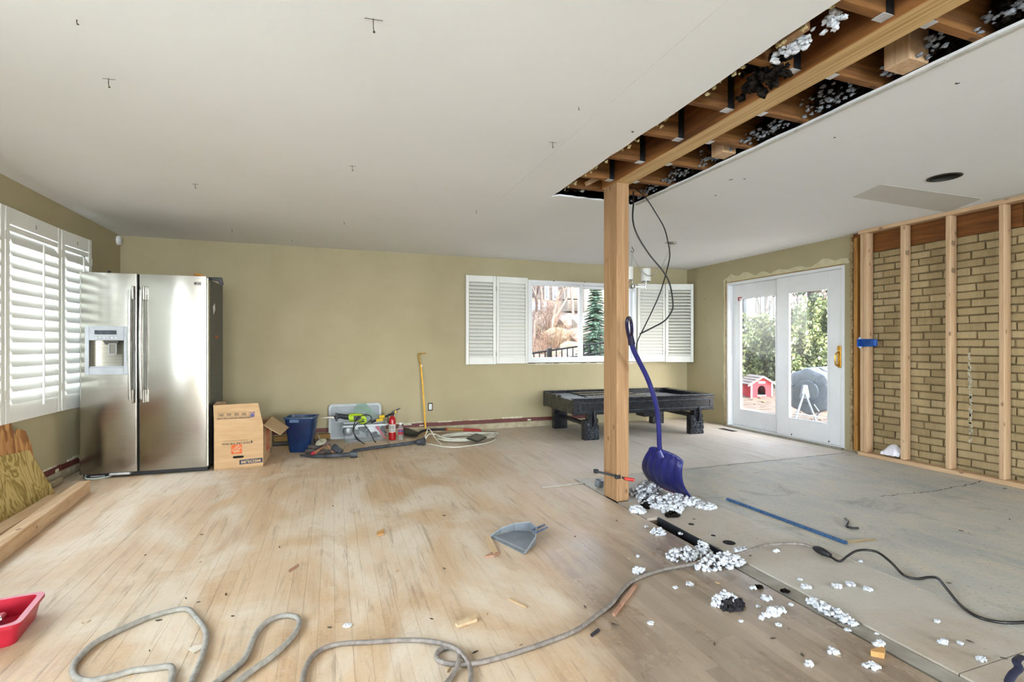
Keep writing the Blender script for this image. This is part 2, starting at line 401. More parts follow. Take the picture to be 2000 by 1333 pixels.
CARDL = plain('kraft_cardboard_inside', 'BF9F77', 'C9AB85', .85, scale=4)
PLASTER = plain('torn_plaster', 'D5CFBB', 'B9B091', .85, scale=30, bump=.4)
MAROON = plain('old_maroon_baseboard_paint', '5E2A25', '6E3831', .6, scale=14)
RAWWOOD = plain('raw_bare_wood', 'A88B5D', '8A6B40', .8, scale=10, stretch=(1, 1, 1))
BRASS = plain('polished_brass', 'B98A35', 'C79C4A', .22, 1.0, 9)
CHROME = plain('brushed_nickel', 'B9B7B2', 'C8C6C1', .25, 1.0, 20)
METAL = plain('galvanised_steel', 'C9CBCE', 'DADCDE', .35, .7, 30)
# ------------------------------------------------------------------ the setting: floor
fl = MB()
fl.b2((XL-.2, -7.1, -.35), (1.925, 6.66, -.02)); fl.b2((2.018, -7.1, -.35), (5.35, 6.66, -.02))
fl.b2((1.925, -7.1, -.35), (2.018, 2.12, -.018)); fl.b2((1.925, 2.12, -.35), (2.018, 2.80, -.14)); fl.b2((1.925, 2.80, -.35), (2.018, 6.66, -.02))
floor = struct(fl.build('floor', plain('subfloor_gap', '5A4B3D', '6E5C4A', .9, scale=20)), 'sanded oak strip floor meeting a grey levelled subfloor')
box_me = MB().box((0, 0, 0), (1, 1, 1)).mesh('plank'); box_me.materials.append(PLANK)
planks = []; BW = .0632
r2 = random.Random(11)
nrow = int((XR-XL)/BW)+1
for i in range(nrow):
    x0 = XL+i*BW; x1 = min(x0+BW, XR)
    if x0 < 1.925 < x1: planks += [(1.9225, x1, ya_, yb_) for ya_, yb_ in ((3.83, 4.6), (4.6, 5.5), (5.5, YB))]
    lo = -7.0 if x1 < 1.93 else 3.83
    if x0 < 1.925 < x1: x1 = 1.922
    if 1.925 <= x0 < 2.02 and False: continue
    y = lo+(-r2.uniform(0, 1.2) if lo < 0 else 0)
    while y < YB:
        L = r2.choice((.45, .7, .95, 1.2, 1.6))*r2.uniform(.85, 1.15); y1 = min(y+L, YB)
        ya = max(y, lo)
        if y1-ya > .02: planks.append((x0, x1, ya, y1))
        y = y1
def seen(p):
    cx, cy = (p[0]+p[1])/2, (p[2]+p[3])/2
    for yy in (p[2], cy, p[3]):
        d = cx*math.sin(TH)+yy*math.cos(TH); x = cx*math.cos(TH)-yy*math.sin(TH)
        if d > .3 and abs(x/d*FPX) < 1000 and HZ+FPX*CAM/d < 1345: return True
    return False
def psize(p):
    d = max(.5, (p[0]+p[1])/2*math.sin(TH)+(p[2]+p[3])/2*math.cos(TH)); return (p[3]-p[2])/d**3
vis = sorted([p for p in planks if seen(p)], key=psize, reverse=True); near = set(vis[:290])
rest = MB()
for p in planks:
    dz = r2.uniform(-.0008, .0003); g = .0003
    c = ((p[0]+p[1])/2, (p[2]+p[3])/2, -.0095+dz); d = (p[1]-p[0]-2*g, p[3]-p[2]-2*g, .019)
    if p in near: piece('plank', box_me, floor, Vector(c)-Vector(WM[floor.name].translation), d)
    else: rest.box(c, d)
o = rest.build('plank_field', PLANK, floor, world=True, fix=False); o['kind'] = 'stuff'
# strips and sheets right of the slot
def fpart(name, mb, mat): return mb.build(name, mat, floor, world=True)
fpart('filler_strip', MB().b2((1.927, 2.803, -.02), (2.016, 3.16, -.002)), PLYF)
fpart('filler_strip', MB().b2((1.927, 3.36, -.02), (2.016, 3.828, -.001)), PLYF)
for y0, y1 in ((.2, 1.498), (1.5, 2.12)):
    fpart('slot_board', MB().b2((1.930, y0, -.0179), (2.011, y1-.004, -.007)), plain('dirty_slot_board', 'A39C90', '857E72', .8, scale=9, kind='World'))
o = fpart('slot_edging', MB().b2((2.006, 2.13, -.13), (2.017, 2.80, -.004)), plain('black_steel_edging', '1B1C20', '2C2E33', .45, scale=30)); o['label'] = 'black metal edge of the floor slot'
for y0, y1 in ((-7.0, 1.118), (1.12, 2.398), (2.4, 3.826)):
    fpart('plywood_sheet', MB().b2((2.02, y0, -.02), (2.555, y1-.002, -.002)), PLYF)
for x0, x1, y0, y1 in ((2.558, 5.2, -7.0, 3.826),):
    fpart('levelled_sheet', MB().b2((x0, y0, -.02), (x1, y1, -.001)), CONC)
for (u, v, r) in ((1350, 1024, .018), (1424, 1060, .035), (1393, 1046, .014)):
    c = F(u, v); o = fpart('bored_hole', MB().lathe([(r, -.0019), (r, -.0012)], Matrix.Translation(c), 16), DARK)
CRACK = plain('floor_crack', '3B362E', '57503F', .95)
def crack(pts, wd, seed=1):
    rr = random.Random(seed); P = spline([F(u, v) for u, v in pts], 8); m = MB(); n = len(P)
    for i, p in enumerate(P):
        p = p+Vector((rr.uniform(-.012, .012), rr.uniform(-.012, .012), 0)); h = wd*rr.uniform(.3, 1)
        m.v += [(p.x, p.y-h, -.0004), (p.x, p.y+h, -.0004)]
    for i in range(n-1): m.f.append((2*i, 2*i+1, 2*i+3, 2*i+2))
    fpart('floor_crack', m, CRACK)
crack([(1722, 970), (1760, 965), (1810, 962), (1850, 955), (1890, 947), (1918, 940)], .006)
crack([(1352, 917), (1420, 909), (1500, 901), (1580, 893), (1650, 884)], .006, 3)

# ------------------------------------------------------------------ walls
w_l = MB()
for a, b in (((-2.34, -7.1, -.3), (XL, 7.0, .62)), ((-2.34, -7.1, 2.03), (XL, 7.0, 3.0)), ((-2.34, -7.1, .62), (XL, -.25, 2.03)), ((-2.34, 2.05, .62), (XL, 2.6, 2.03)), ((-2.34, 5.56, .62), (XL, 7.0, 2.03))): w_l.b2(a, b)
struct(w_l.build('wall_left', WALL), 'olive painted wall with the shuttered window')
wx0, wx1, wz0, wz1 = 2.55, 4.30, .885, 2.035
w_b = MB()
for a, b in (((XL, YB, -.3), (wx0, 6.68, 3.0)), ((wx1, YB, -.3), (5.36, 6.68, 3.0)), ((wx0, YB, -.3), (wx1, 6.68, wz0)), ((wx0, YB, wz1), (wx1, 6.68, 3.0))): w_b.b2(a, b)
struct(w_b.build('wall_back', WALL), 'olive painted back wall with the sliding window')
dy0, dy1, dz1 = 3.935, 5.665, 1.995
w_r = MB()
for a, b in (((XR, dy1, -.3), (5.36, YB, 3.0)), ((XR, dy0, dz1), (5.36, dy1, 3.0)), ((XR, 3.85, -.3), (5.36, dy0, 3.0)), ((XR+.02, dy0, -.3), (5.36, dy1, 0))): w_r.b2(a, b)
struct(w_r.build('wall_right', WALL), 'olive painted side wall around the patio door')
w_f = MB()
for a, b in (((-2.34, -7.2, -.3), (5.36, -7.0, .6)), ((-2.34, -7.2, 2.1), (5.36, -7.0, 3.0)), ((-2.34, -7.2, .6), (-1.5, -7.0, 2.1)), ((.6, -7.2, .6), (2.1, -7.0, 2.1)), ((4.6, -7.2, .6), (5.36, -7.0, 2.1))): w_f.b2(a, b)
struct(w_f.build('wall_front', WALL))
# brick wall, every brick its own piece
wb = MB().b2((5.222, -7.0, -.3), (5.36, 3.849, 3.0)).build('wall_brick', plain('brown_mortar', '7E6C4C', '94815D', .95, scale=40, bump=.6)); struct(wb, 'bare buff brick wall behind the studs')
bms = []
for k in range(6):
    rr = random.Random(40+k); m = MB().box((0, 0, 0), (.026, .197, .0575), .004)
    m.v = [(x+rr.uniform(-.003, .003), y+rr.uniform(-.003, .003), z+rr.uniform(-.002, .002)) for x, y, z in m.v]
    me = m.mesh('brick'); me.materials.append(BRICK); bms.append(me)
PB = .2085; PR = .0692; wbl = WM[wb.name].translation
for r in range(30):
    z = .034+r*PR
    off = (0, PB/2)[r % 2]+rnd.uniform(-.008, .008)
    if r % 6 == 5: off += .05
    for k in range(10):
        y = 3.84-off-PB*(k+.5)+PB*.5
        yl, yh = y-.0985, y+.0985
        sy = 1.0
        if yh > 3.845: yh = 3.845
        if yh-yl < .04: continue
        sy = (yh-yl)/.197
        piece('brick', rnd.choice(bms), wb, Vector((5.213+rnd.uniform(-.004, .004), (yl+yh)/2, z+rnd.uniform(-.003, .003)))-wbl, (1, sy, rnd.uniform(.97, 1.04)), (rnd.uniform(-.012, .012), 0, rnd.uniform(-.012, .012)))
o = MB().b2((5.195, 2.44, 2.075), (5.221, 3.845, 2.30)).build('rim_board', wood('stained_rim_board', '8A5626', '613816', axis=1, kind='World', knots=False), wb, world=True)
o['label'] = 'orange stained rim board above the bricks'
m = MB()
for k in range(60):
    a = PX(1893+rnd.uniform(-3, 3)+k*.06, 690+k*2.9+rnd.uniform(-4, 4), 5.199); m.box(a, (.004, rnd.uniform(.006, .02), rnd.uniform(.012, .04)), .001)
m.build('mortar_smear', plain('pale_mortar', 'BDB49B', 'CDC6B0', .95, scale=60), wb, world=True)

# ------------------------------------------------------------------ ceiling of drywall sheets with the long cut, roof above
HX0, HX1, HY = 1.632, 2.378, 3.62
rc = random.Random(5)
def jag(p, q, n, amp):
    p, q = Vector(p), Vector(q); d = (q-p); s_ = Vector((-d.y, d.x)).normalized()
    return [p+d*(k/n)+s_*(rc.uniform(-amp, amp) if 0 < k < n else 0) for k in range(n)]
ceil = MB().b2((-2.34, -7.2, 2.97), (5.42, 7.0, 3.06)).build('roof_deck', plain('dark_roof_boards', '2A2018', '3A2C20', .9)); struct(ceil, 'roof boards above the ceiling')
ce = bpy.data.objects.new('ceiling', None); COL.objects.link(ce); ce.location = (1.5, 1.7, H); WM[ce.name] = Matrix.Translation(ce.location); struct(ce, 'white drywall ceiling with a long cut-out along the beam')
def sheet(poly, holes=None):
    return MB().prism([(p[0], p[1]) for p in poly], H, H+.013).build('drywall_sheet', CEIL, ce, world=True)
S1 = 1.271
sheet([(-2.139, -7.0), (S1-.0007, -7.0), (S1-.0007, 1.9), (-2.139, 1.9)]); sheet([(-2.139, 1.9003), (S1-.0007, 1.9003), (S1-.0007, YB), (-2.139, YB)])
e1 = jag((HX0, -7.0), (HX0, HY), 110, .005)
sheet([(S1+.0007, HY+.05), (S1+.0007, -7.0)]+[tuple(p) for p in e1]+[(HX0, HY), (HX0-.0, HY+.05)])
S2 = 2.815
e2 = jag((HX1, HY), (HX1, -7.0), 110, .007)
sheet([tuple(p) for p in e2]+[(HX1, -7.0), (S2-.0007, -7.0), (S2-.0007, HY+.08), (HX1, HY+.08)])
e3 = jag((HX1, HY+.02), (HX0, HY), 14, .01)
sheet([(S1+.0007, HY+.0503), (HX0, HY+.0503)]+[tuple(p) for p in reversed(e3)][:-1]+[(HX1, HY+.0803), (S2-.0007, HY+.0803), (S2-.0007, YB), (S1+.0007, YB)])
# sheet with the round lamp hole
cx, cy, cr = 4.032, 2.32, .085
ring = [(cx+cr*math.cos(a), cy+cr*math.sin(a)) for a in [2*PI*k/24 for k in range(25)]]
sheet([(S2+.0007, -7.0), (5.22, -7.0), (5.22, cy)]+[(cx+cr, cy)]+[(cx+cr*math.cos(a), cy+cr*math.sin(a)) for a in [-PI*k/12 for k in range(1, 12)]]+[(cx-cr, cy), (S2+.0007, cy)])
sheet([(S2+.0007, cy+.0002), (cx-cr, cy+.0002)]+[(cx+cr*math.cos(a), cy+.0002+cr*math.sin(a)) for a in [PI-PI*k/12 for k in range(1, 12)]]+[(cx+cr, cy+.0002), (5.22, cy+.0002), (5.22, YB), (S2+.0007, YB)])
MB().lathe([(.1, H-.001), (.1, H-.004), (.084, H-.005), (.084, H+.09), (.0, H+.09)], Matrix.Translation((cx, cy, 0)), 28, cap=False).build('lamp_can', plain('dark_lamp_can', '2B2723', '4A443C', .5, .3), ce, world=True, smooth=40)
pz = H-.0016
o = MB().slab([(3.886, 2.874, pz), (5.122, 2.925, pz), (4.904, 2.557, pz), (3.772, 2.578, pz)], .0015)
o.build('bare_patch', plain('unpainted_joint_compound', 'C6C3B9', 'CECBC1', .85, scale=3, kind='World'), ce, world=True)
MB().b2((5.0, .8, H-.0025), (5.22, 2.56, H-.0002)).build('bare_patch', plain('unpainted_joint_compound', 'B9B6AA'), ce, world=True)
for a, b in (((HX1-.002, -3, H-.006), (HX1+.018, 3.63, H-.0005)), ((HX1+.022, -3, H-.003), (HX1+.03, 3.63, H-.0005))):
    m = MB(); 
    yy = b[1]
    while yy > -1.0:
        y2 = yy-rc.uniform(.15, .5); dx = rc.uniform(-.004, .004); m.b2((a[0]+dx, y2+.003, a[2]-rc.uniform(0, .002)), (b[0]+dx, yy, b[2]), .001); yy = y2
    m.build('paper_edge', plain('torn_drywall_paper', 'C9C7C0', 'B5B1A6', .9, scale=30), ce, world=True)
for (u, v) in ((1427, 351), (1452, 350), (1398, 382), (1237, 257), (1870, 162), (1633, 268)):
    p = F(u, v, H); m = MB()
    for k in range(3): m.box((p.x+rc.uniform(-.008, .008), p.y+rc.uniform(-.008, .008), H-.0012), (rc.uniform(.006, .016), rc.uniform(.004, .009), .002), .0005, Matrix.Rotation(rc.uniform(0, 3), 3, 'Z'))
    m.build('paint_chip', plain('dark_chip', '3A3733'), ce, world=True)
# soffit over the patio door, ground-facing eaves
struct(MB().b2((5.36, -1.0, -.3), (6.9, 7.6, -.11)).build('patio_slab', plain('pale_patio_concrete', '8E887D', '9C968B', .9, scale=4)), 'pale concrete patio slab outside the door')
# ceiling nails left by the removed fixtures
NAIL = plain('rusty_nail', '3B3330', '5A4B42', .5, .6)
NLAB = {(729, 42): 'largest bent nail in the ceiling, at the top centre of the picture', (212, 158): 'dark nail in the ceiling high above the refrigerator', (688, 327): 'dark nail in the ceiling above the storage tote', (381, 362): 'dark nail in the ceiling right above the refrigerator top', (1079, 281): 'dark nail in the ceiling left of the cut-out', (672, 435): 'small nail in the ceiling close to the back wall above the tote', (453, 450): 'small nail in the ceiling close to the back wall beside the refrigerator', (930, 413): 'small nail in the ceiling above the left window shutter', (570, 470): 'tiniest nail where ceiling and back wall nearly meet', (150, 44): 'tiny nail in the ceiling at the top left of the picture', (1130, 213): 'tiny nail by the ceiling seam left of the cut-out'}
for (u, v, s_) in ((729, 42, 1.5), (212, 158, 1.2), (688, 327, 1), (381, 362, 1), (1079, 281, 1), (672, 435, .8), (453, 450, .8), (930, 413, .8), (570, 470, .6), (150, 44, .5), (1130, 213, .4)):
    p = F(u, v, H-.01); m = MB()
    m.tube([(p.x, p.y, H), (p.x, p.y, H-.02*s_), (p.x+.003, p.y, H-.03*s_)], .0016, 6); m.tube([(p.x+.003, p.y, H-.03*s_), (p.x+.003, p.y, H-.033*s_)], .004, 8)
    if s_ > .9: m.tube([(p.x-.02*s_, p.y+.004, H-.002), (p.x+.022*s_, p.y-.004, H-.003)], .001, 5)
    tag(m.build('ceiling_nail', NAIL), NLAB[(u, v)], 'nail', 'nails left in the ceiling')

# ------------------------------------------------------------------ windows, door
def ring_frame(m, x0, x1, z0, z1, y0, y1, t, ch=.003):
    m.b2((x0, y0, z0), (x0+t, y1, z1), ch); m.b2((x1-t, y0, z0), (x1, y1, z1), ch)
    m.b2((x0+t, y0, z0), (x1-t, y1, z0+t), ch); m.b2((x0+t, y0, z1-t), (x1-t, y1, z1), ch)
win2 = bpy.data.objects.new('window_2', None); COL.objects.link(win2); win2.location = ((wx0+wx1)/2, 6.6, wz0); WM[win2.name] = Matrix.Translation(win2.location); struct(win2, 'white vinyl sliding window in the back wall')
m = MB(); ring_frame(m, wx0, wx1, wz0, wz1, YB+.005, 6.66, .045); m.build('window_frame', VINYL, win2, world=True)
m = MB(); ring_frame(m, wx0+.045, 3.40, wz0+.045, wz1-.045, 6.535, 6.575, .028); m.b2((3.345, 6.525, wz0+.045), (3.405, 6.58, wz1-.045), .003); m.build('sash', VINYL, win2, world=True)
m = MB(); ring_frame(m, 3.385, wx1-.045, wz0+.045, wz1-.045, 6.59, 6.63, .04); m.build('sash', VINYL, win2, world=True)
MB().b2((wx0+.07, 6.553, wz0+.07), (3.35, 6.557, wz1-.07)).build('pane', GLASS, win2, world=True)
MB().b2((3.42, 6.608, wz0+.08), (wx1-.08, 6.612, wz1-.08)).build('pane', GLASS, win2, world=True)
MB().b2((3.355, 6.516, 1.36), (3.375, 6.526, 1.46), .003).build('latch', VINYL, win2, world=True)
for (u, v) in ((1082, 549), (1142, 551)):
    p = PY(u, v, 6.513); MB().box(p, (.014, .008, .014), .002).build('screw_hole', DARK, win2, world=True)
# torn drywall paper under the back window
m = MB(); x = wx0-.02
while x < wx1:
    L = rc.uniform(.05, .16); m.b2((x, YB-.012, wz0-.022-rc.uniform(0, .014)), (x+L, YB+.004, wz0-.012+rc.uniform(-.002, .006)), .003); x += L*.95
m.build('torn_edge', PLASTER, win2, world=True)
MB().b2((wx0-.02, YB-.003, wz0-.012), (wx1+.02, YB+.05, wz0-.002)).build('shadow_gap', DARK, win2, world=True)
win1 = bpy.data.objects.new('window_1', None); COL.objects.link(win1); win1.location = (XL-.1, 4.08, .62); WM[win1.name] = Matrix.Translation(win1.location); struct(win1, 'wide side window behind white louvred shutters')
def side_window(win, y0, y1):
    m = MB()
    for a, b in (((XL-.13, y0, .62), (XL, y0+.04, 2.03)), ((XL-.13, y1-.04, .62), (XL, y1, 2.03)), ((XL-.13, y0+.04, .62), (XL, y1-.04, .66)), ((XL-.13, y0+.04, 1.99), (XL, y1-.04, 2.03))): m.b2(a, b, .003)
    m.build('window_frame', VINYL, win, world=True)
    m = MB().b2((XL-.115, (y0+y1)/2-.03, .66), (XL-.075, (y0+y1)/2+.03, 1.99), .003); m.build('mullion', VINYL, win, world=True)
    for a, b in ((y0+.04, (y0+y1)/2-.03), ((y0+y1)/2+.03, y1-.04)): MB().b2((XL-.097, a, .66), (XL-.093, b, 1.99)).build('pane', GLASS, win, world=True)
    m = MB()
    for a, b in (((XL, y0-.05, .575), (XL+.014, y0, 2.085)), ((XL, y1, .575), (XL+.014, y1+.05, 2.085)), ((XL, y0, 2.03), (XL+.014, y1, 2.085)), ((XL, y0, .575), (XL+.014, y1, .62))): m.b2(a, b, .003)
    m.build('casing', WHITE, win, world=True)
side_window(win1, 2.6, 5.56)
win3 = bpy.data.objects.new('window_3', None); COL.objects.link(win3); win3.location = (XL-.1, .9, .62); WM[win3.name] = Matrix.Translation(win3.location); struct(win3, 'second side window nearer the camera')
side_window(win3, -.25, 2.05)

# patio door
door = bpy.data.objects.new('door_1', None); COL.objects.link(door); door.location = (XR+.05, (dy0+dy1)/2, 0); WM[door.name] = Matrix.Translation(door.location); struct(door, 'white sliding patio door with two glass panels')
m = MB()
for a, b in (((XR-.004, dy0, 0), (5.34, dy0+.035, dz1)), ((XR-.004, dy1-.035, 0), (5.34, dy1, dz1)), ((XR-.004, dy0+.035, dz1-.035), (5.34, dy1-.035, dz1)), ((XR-.004, dy0+.035, 0), (5.34, dy1-.035, .025))): m.b2(a, b, .003)
m.build('door_frame', VINYL, door, world=True)
def dpanel(y0, y1, x0, x1, st, name):
    m = MB()
    for a, b in (((x0, y0, .028), (x1, y0+st, dz1-.037)), ((x0, y1-st, .028), (x1, y1, dz1-.037)), ((x0, y0+st, .028), (x1, y1-st, .24)), ((x0, y0+st, dz1-.037-.19), (x1, y1-st, dz1-.037))): m.b2(a, b, .002)
    p = m.build(name, VINYL, door, world=True)
    m = MB()
    for a, b in (((x0-.006, y0+st-.004, .236), (x0+.004, y0+st+.014, 1.772)), ((x0-.006, y1-st-.014, .236), (x0+.004, y1-st+.004, 1.772)), ((x0-.006, y0+st+.014, .236), (x0+.004, y1-st-.014, .254)), ((x0-.006, y0+st+.014, 1.754), (x0+.004, y1-st-.014, 1.772))): m.b2(a, b, .002)
    m.build('glazing_bead', VINYL, p, world=True)
    MB().b2(((x0+x1)/2-.003, y0+st-.005, .235), ((x0+x1)/2+.003, y1-st+.005, 1.775)).build('pane', DGLASS, p, world=True)
    return p
fixed = dpanel(4.76, dy1-.037, 5.275, 5.315, .13, 'fixed_panel')
slid = dpanel(dy0+.037, 4.83, 5.222, 5.262, .165, 'sliding_panel')
p = PX(1640, 697, 5.222)
hd = MB().b2((5.208, p.y-.022, p.z-.12), (5.222, p.y+.022, p.z+.12), .006).build('handle', BRASS, slid, world=True)
MB().tube(spline([(5.21, p.y, p.z+.05), (5.18, p.y+.012, p.z+.03), (5.172, p.y+.015, p.z-.03), (5.18, p.y+.012, p.z-.09), (5.21, p.y, p.z-.1)], 5), .008, 8).build('handle_grip', BRASS, slid, world=True, smooth=60)
MB().box((5.203, p.y, p.z+.085), (.012, .03, .02), .003).build('thumb_latch', BRASS, slid, world=True)
for u, v in ((1546, 849), (1619, 863)):
    q = PX(u, v, 5.221); MB().tube([(5.218, q.y, q.z), (5.223, q.y, q.z)], .008, 10).build('screw_hole', DARK, slid, world=True)
q = PX(1445, 585, 5.274); sh = [(-.035, .03), (.035, .03), (.035, -.01), (0, -.045), (-.035, -.01)]
st = MB().add([(q.x, q.y+a, q.z+b) for a, b in sh], [(0, 1, 2, 3, 4)]).build('shield_sticker', plain('red_sticker', '9E1F22', 'B02A2C', .5), fixed, world=True); st['label'] = 'small red shield-shaped sticker'
# patched plaster around the door and raw door edge
SK = plain('cream_patching_plaster', 'CFC7A4', 'C3BA95', .8, scale=16)
def splat(name, pts, X, mat, par, t=.003):
    MB().slab([(X, y, z) for y, z in pts], t).build(name, mat, par, world=True)
pts = [(3.87, 2.005)]+[(3.90+k*.073, 2.055+.018*math.sin(k*1.7)+rc.uniform(-.012, .012)+(.045 if 2 < k < 5 else 0)+(.03 if k > 17 else 0)) for k in range(25)]+[(5.735, 2.04)]
pts += [(5.73-.01*(k % 3)+rc.uniform(-.008, .008), 1.98-k*.13) for k in range(15)]+[(5.7, .06), (5.672, .06), (5.672, 2.003)]
xs = [p_[0] for p_ in pts]
MB().slab([(XR-.001, y, z) for y, z in pts], -.003).build('plaster_patch', SK, door, world=True)
m = MB(); zz = 0.0
while zz < 2.0:
    z2 = zz+rc.uniform(.03, .12); m.b2((XR-.012, dy1+.002, zz), (XR+.01, dy1+rc.uniform(.008, .02), z2), .003); zz = z2
m.build('raw_edge', RAWWOOD, door, world=True)
m = MB().b2((XR-.006, dy0, dz1+.001), (XR+.01, dy1+.01, dz1+.012), .002); m.build('raw_edge', RAWWOOD, door, world=True)
MB().b2((XR-.06, dy0, -.001), (XR-.004, dy1, .016), .004).build('threshold', plain('worn_aluminium_sill', '8B8578', 'A8A294', .5, .4, 30), door, world=True)
m = MB(); zz = .02
while zz < 2.27:
    z2 = zz+rc.uniform(.02, .07); m.b2((XR-.02-rc.uniform(0, .012), 3.838-rc.uniform(0, .012), zz), (XR+.01, 3.862, z2), .003); zz = z2
m.build('broken_drywall_edge', plain('broken_gypsum', 'B9A57D', '8A6F45', .9, scale=40, bump=.4), door, world=True)
MB().b2((XR-.004, 3.858, 0), (XR, 3.868, 2.3)).build('corner_bead', plain('pale_corner_bead', 'CFCBBB'), door, world=True)

# ------------------------------------------------------------------ baseboards left on the walls
def baseboard(name, axis, a, b, label):
    root = bpy.data.objects.new(name, None); COL.objects.link(root); WM[root.name] = Matrix(); struct(root, label)
    def seg(m, p, q, d0, d1, z0, z1, ch=.002):
        if axis == 'x': m.b2((p, YB-d1, z0), (q, YB-d0, z1), ch)
        else: m.b2((XL+d0, p, z0), (XL+d1, q, z1), ch)
    m = MB(); t = a
    while t < b:
        t2 = min(b, t+rc.uniform(.25, .8)); seg(m, t, t2-.001, 0, .007+rc.uniform(0, .003), .078, .128+rc.uniform(-.003, .003)); t = t2
    m.build('painted_strip', MAROON, root)
    m = MB(); t = a
    while t < b:
        t2 = t+rc.uniform(.06, .22)
        if rc.random() < .75: seg(m, t, min(b, t2), 0, .008, .122+rc.uniform(0, .008), .135+rc.uniform(0, .022))
        t = t2
    m.build('torn_paint_edge', PLASTER, root)
    m = MB(); t = a
    while t < b:
        t2 = min(b, t+rc.uniform(.2, .6)); seg(m, t, t2-.001, 0, .010+rc.uniform(0, .004), .0, .074+rc.uniform(-.006, .004)); t = t2
    m.build('bare_strip', plain('bare_plaster_strip', 'B7AC93', '9E8F72', .9, scale=12), root)
    m = MB()
    for k in range(9):
        t = rc.uniform(a, b-.1); L = rc.uniform(.04, .13); z0 = rc.uniform(.07, .11); seg(m, t, t+L, .0, .0125, z0, z0+rc.uniform(.015, .035), .004)
    m.build('plaster_flake', PLASTER, root)
    return root
baseboard('baseboard_back', 'x', XL, 3.6, 'stripped maroon baseboard remnant along the back wall')
baseboard('baseboard_left', 'y', 3.2, YB, 'stripped maroon baseboard remnant along the left wall')
# loose wooden batten and dark pipe along the back wall foot behind the box
tag(MB().b2((-.62, 6.30, .03), (-.02, 6.37, .085), .004).build('wood_batten', wood('old_batten', 'A98248', '80602F', axis=0)), 'old yellowish wood batten lying along the back wall foot', 'batten')
tag(MB().tube([(-.66, 6.2, .022), (-.05, 6.2, .022)], .022, 10).build('dark_pipe', plain('grimy_dark_pipe', '2F2B27', '4A423A', .5)), 'grimy dark pipe lying behind the cardboard box', 'pipe')

# ------------------------------------------------------------------ stud wall
SF = 5.087
sw = thing('stud_wall_frame', 'new fir stud wall frame standing before bare brick', 'wall frame', (SF+.045, 3.0, 0))
sw['kind'] = 'thing'
def stud(y1, name='stud', y0=None, x0=SF, x1=SF+.089, z0=.04, z1=2.262, mat=FIR):
    o = MB().b2((x0, y1-.037 if y0 is None else y0, z0), (x1, y1, z1), .003).build(name, mat, sw, world=True); return o
for y in (3.648, 3.295, 2.919, 2.541, 2.163, 1.785, 1.4): stud(y)
stud(3.686, y0=3.650, x0=SF+.004, x1=SF+.091)
MB().b2((SF-.012, .9, .0), (SF+.09, 3.70, .038), .003).build('bottom_plate', FIRY, sw, world=True)
MB().b2((SF-.005, .9, 2.263), (SF+.09, 3.70, 2.2985), .003).build('top_plate', FIRY, sw, world=True)
tr = MB().b2((5.12, 3.735, .03), (5.2, 3.775, 2.24), .004).build('old_stud', wood('old_yellow_stud', 'B98745', '91612A', axis=2), sw, world=True); tr['label'] = 'older orange stud beside the door'
MARK = plain('black_lumber_stamp', '2A2019')
for y, z in ((3.295, 2.0), (2.919, 2.02), (2.919, 1.78)):
    m = MB()
    for k in range(4): m.box((SF+.02+k*.014, y-.0374, z), (.006, .0006, .05 if k % 2 else .035))
    m.build('grade_stamp', MARK, sw, world=True)
# blue box nailed to the double stud
p = PX(1710, 670, SF-.002); bl = plain('blue_pvc', '1B4E9B', '2560B0', .4, scale=8)
eb = thing('electrical_box', 'bright blue plastic electrical box nailed sideways on the double stud', 'electrical box', (SF-.01, 3.63, p.z-.035))
m = MB(); y0, y1, z0, z1, x0, x1 = 3.52, 3.672, p.z-.038, p.z+.038, SF-.062, SF-.001
for a, b in (((x0, y0, z0), (x1, y1, z0+.004)), ((x0, y0, z1-.004), (x1, y1, z1)), ((x0, y0, z0), (x1, y0+.004, z1)), ((x0, y1-.004, z0), (x1, y1, z1))): m.b2(a, b, .001)
# the box straddles the stud front: open side faces the room, back is closed
m.b2((x1-.006, y0, z0), (x1, y1, z1)); m.build('shell', bl, eb, world=True)
MB().b2((x0+.005, y0-.03, z0+.006), (x1-.02, y0-.0, z1-.006), .004).build('side_tab', bl, eb, world=True)
for s_, zz in ((1, z1), (-1, z0)):
    MB().slab([(x0-.002, 3.62, zz), (x0-.002, 3.655, zz), (x0-.002, 3.637, zz+s_*.022)], .004).build('nail_tab', plain('pale_blue_pvc', 'A9C4E6'), eb, world=True)
for k in range(4):
    MB().b2((x0-.001, y0+.012+k*.037, z1-.008), (x0+.004, y0+.03+k*.037, z1-.003)).build('screw_lug', bl, eb, world=True)
# crumpled plastic bag in the stud bay
m = MB(); a, b = Vector((5.12, 3.47, .04)), Vector((5.13, 3.30, .04)); rb = random.Random(3)
def bagf(u, v):
    c = a.lerp(b, u); h = .02+.12*math.sin(PI*min(1, u*.85+.1))*math.sin(PI*v)*(0.35+.65*u)
    n_ = mnoise.noise(Vector((u*4, v*4, 1)))*.02
    return (c.x-.05+.11*v+n_, c.y+n_*.6, .04+h+n_*.5+ (0.02 if 0<v<1 else 0))
m.grid(bagf, 14, 10)
tag(m.build('plastic_bag', plain('crumpled_white_plastic', 'D5CFD6', 'EDE9EE', .3, scale=30, bump=.5), smooth=30), 'crumpled white plastic bag on the bottom plate between studs', 'bag')
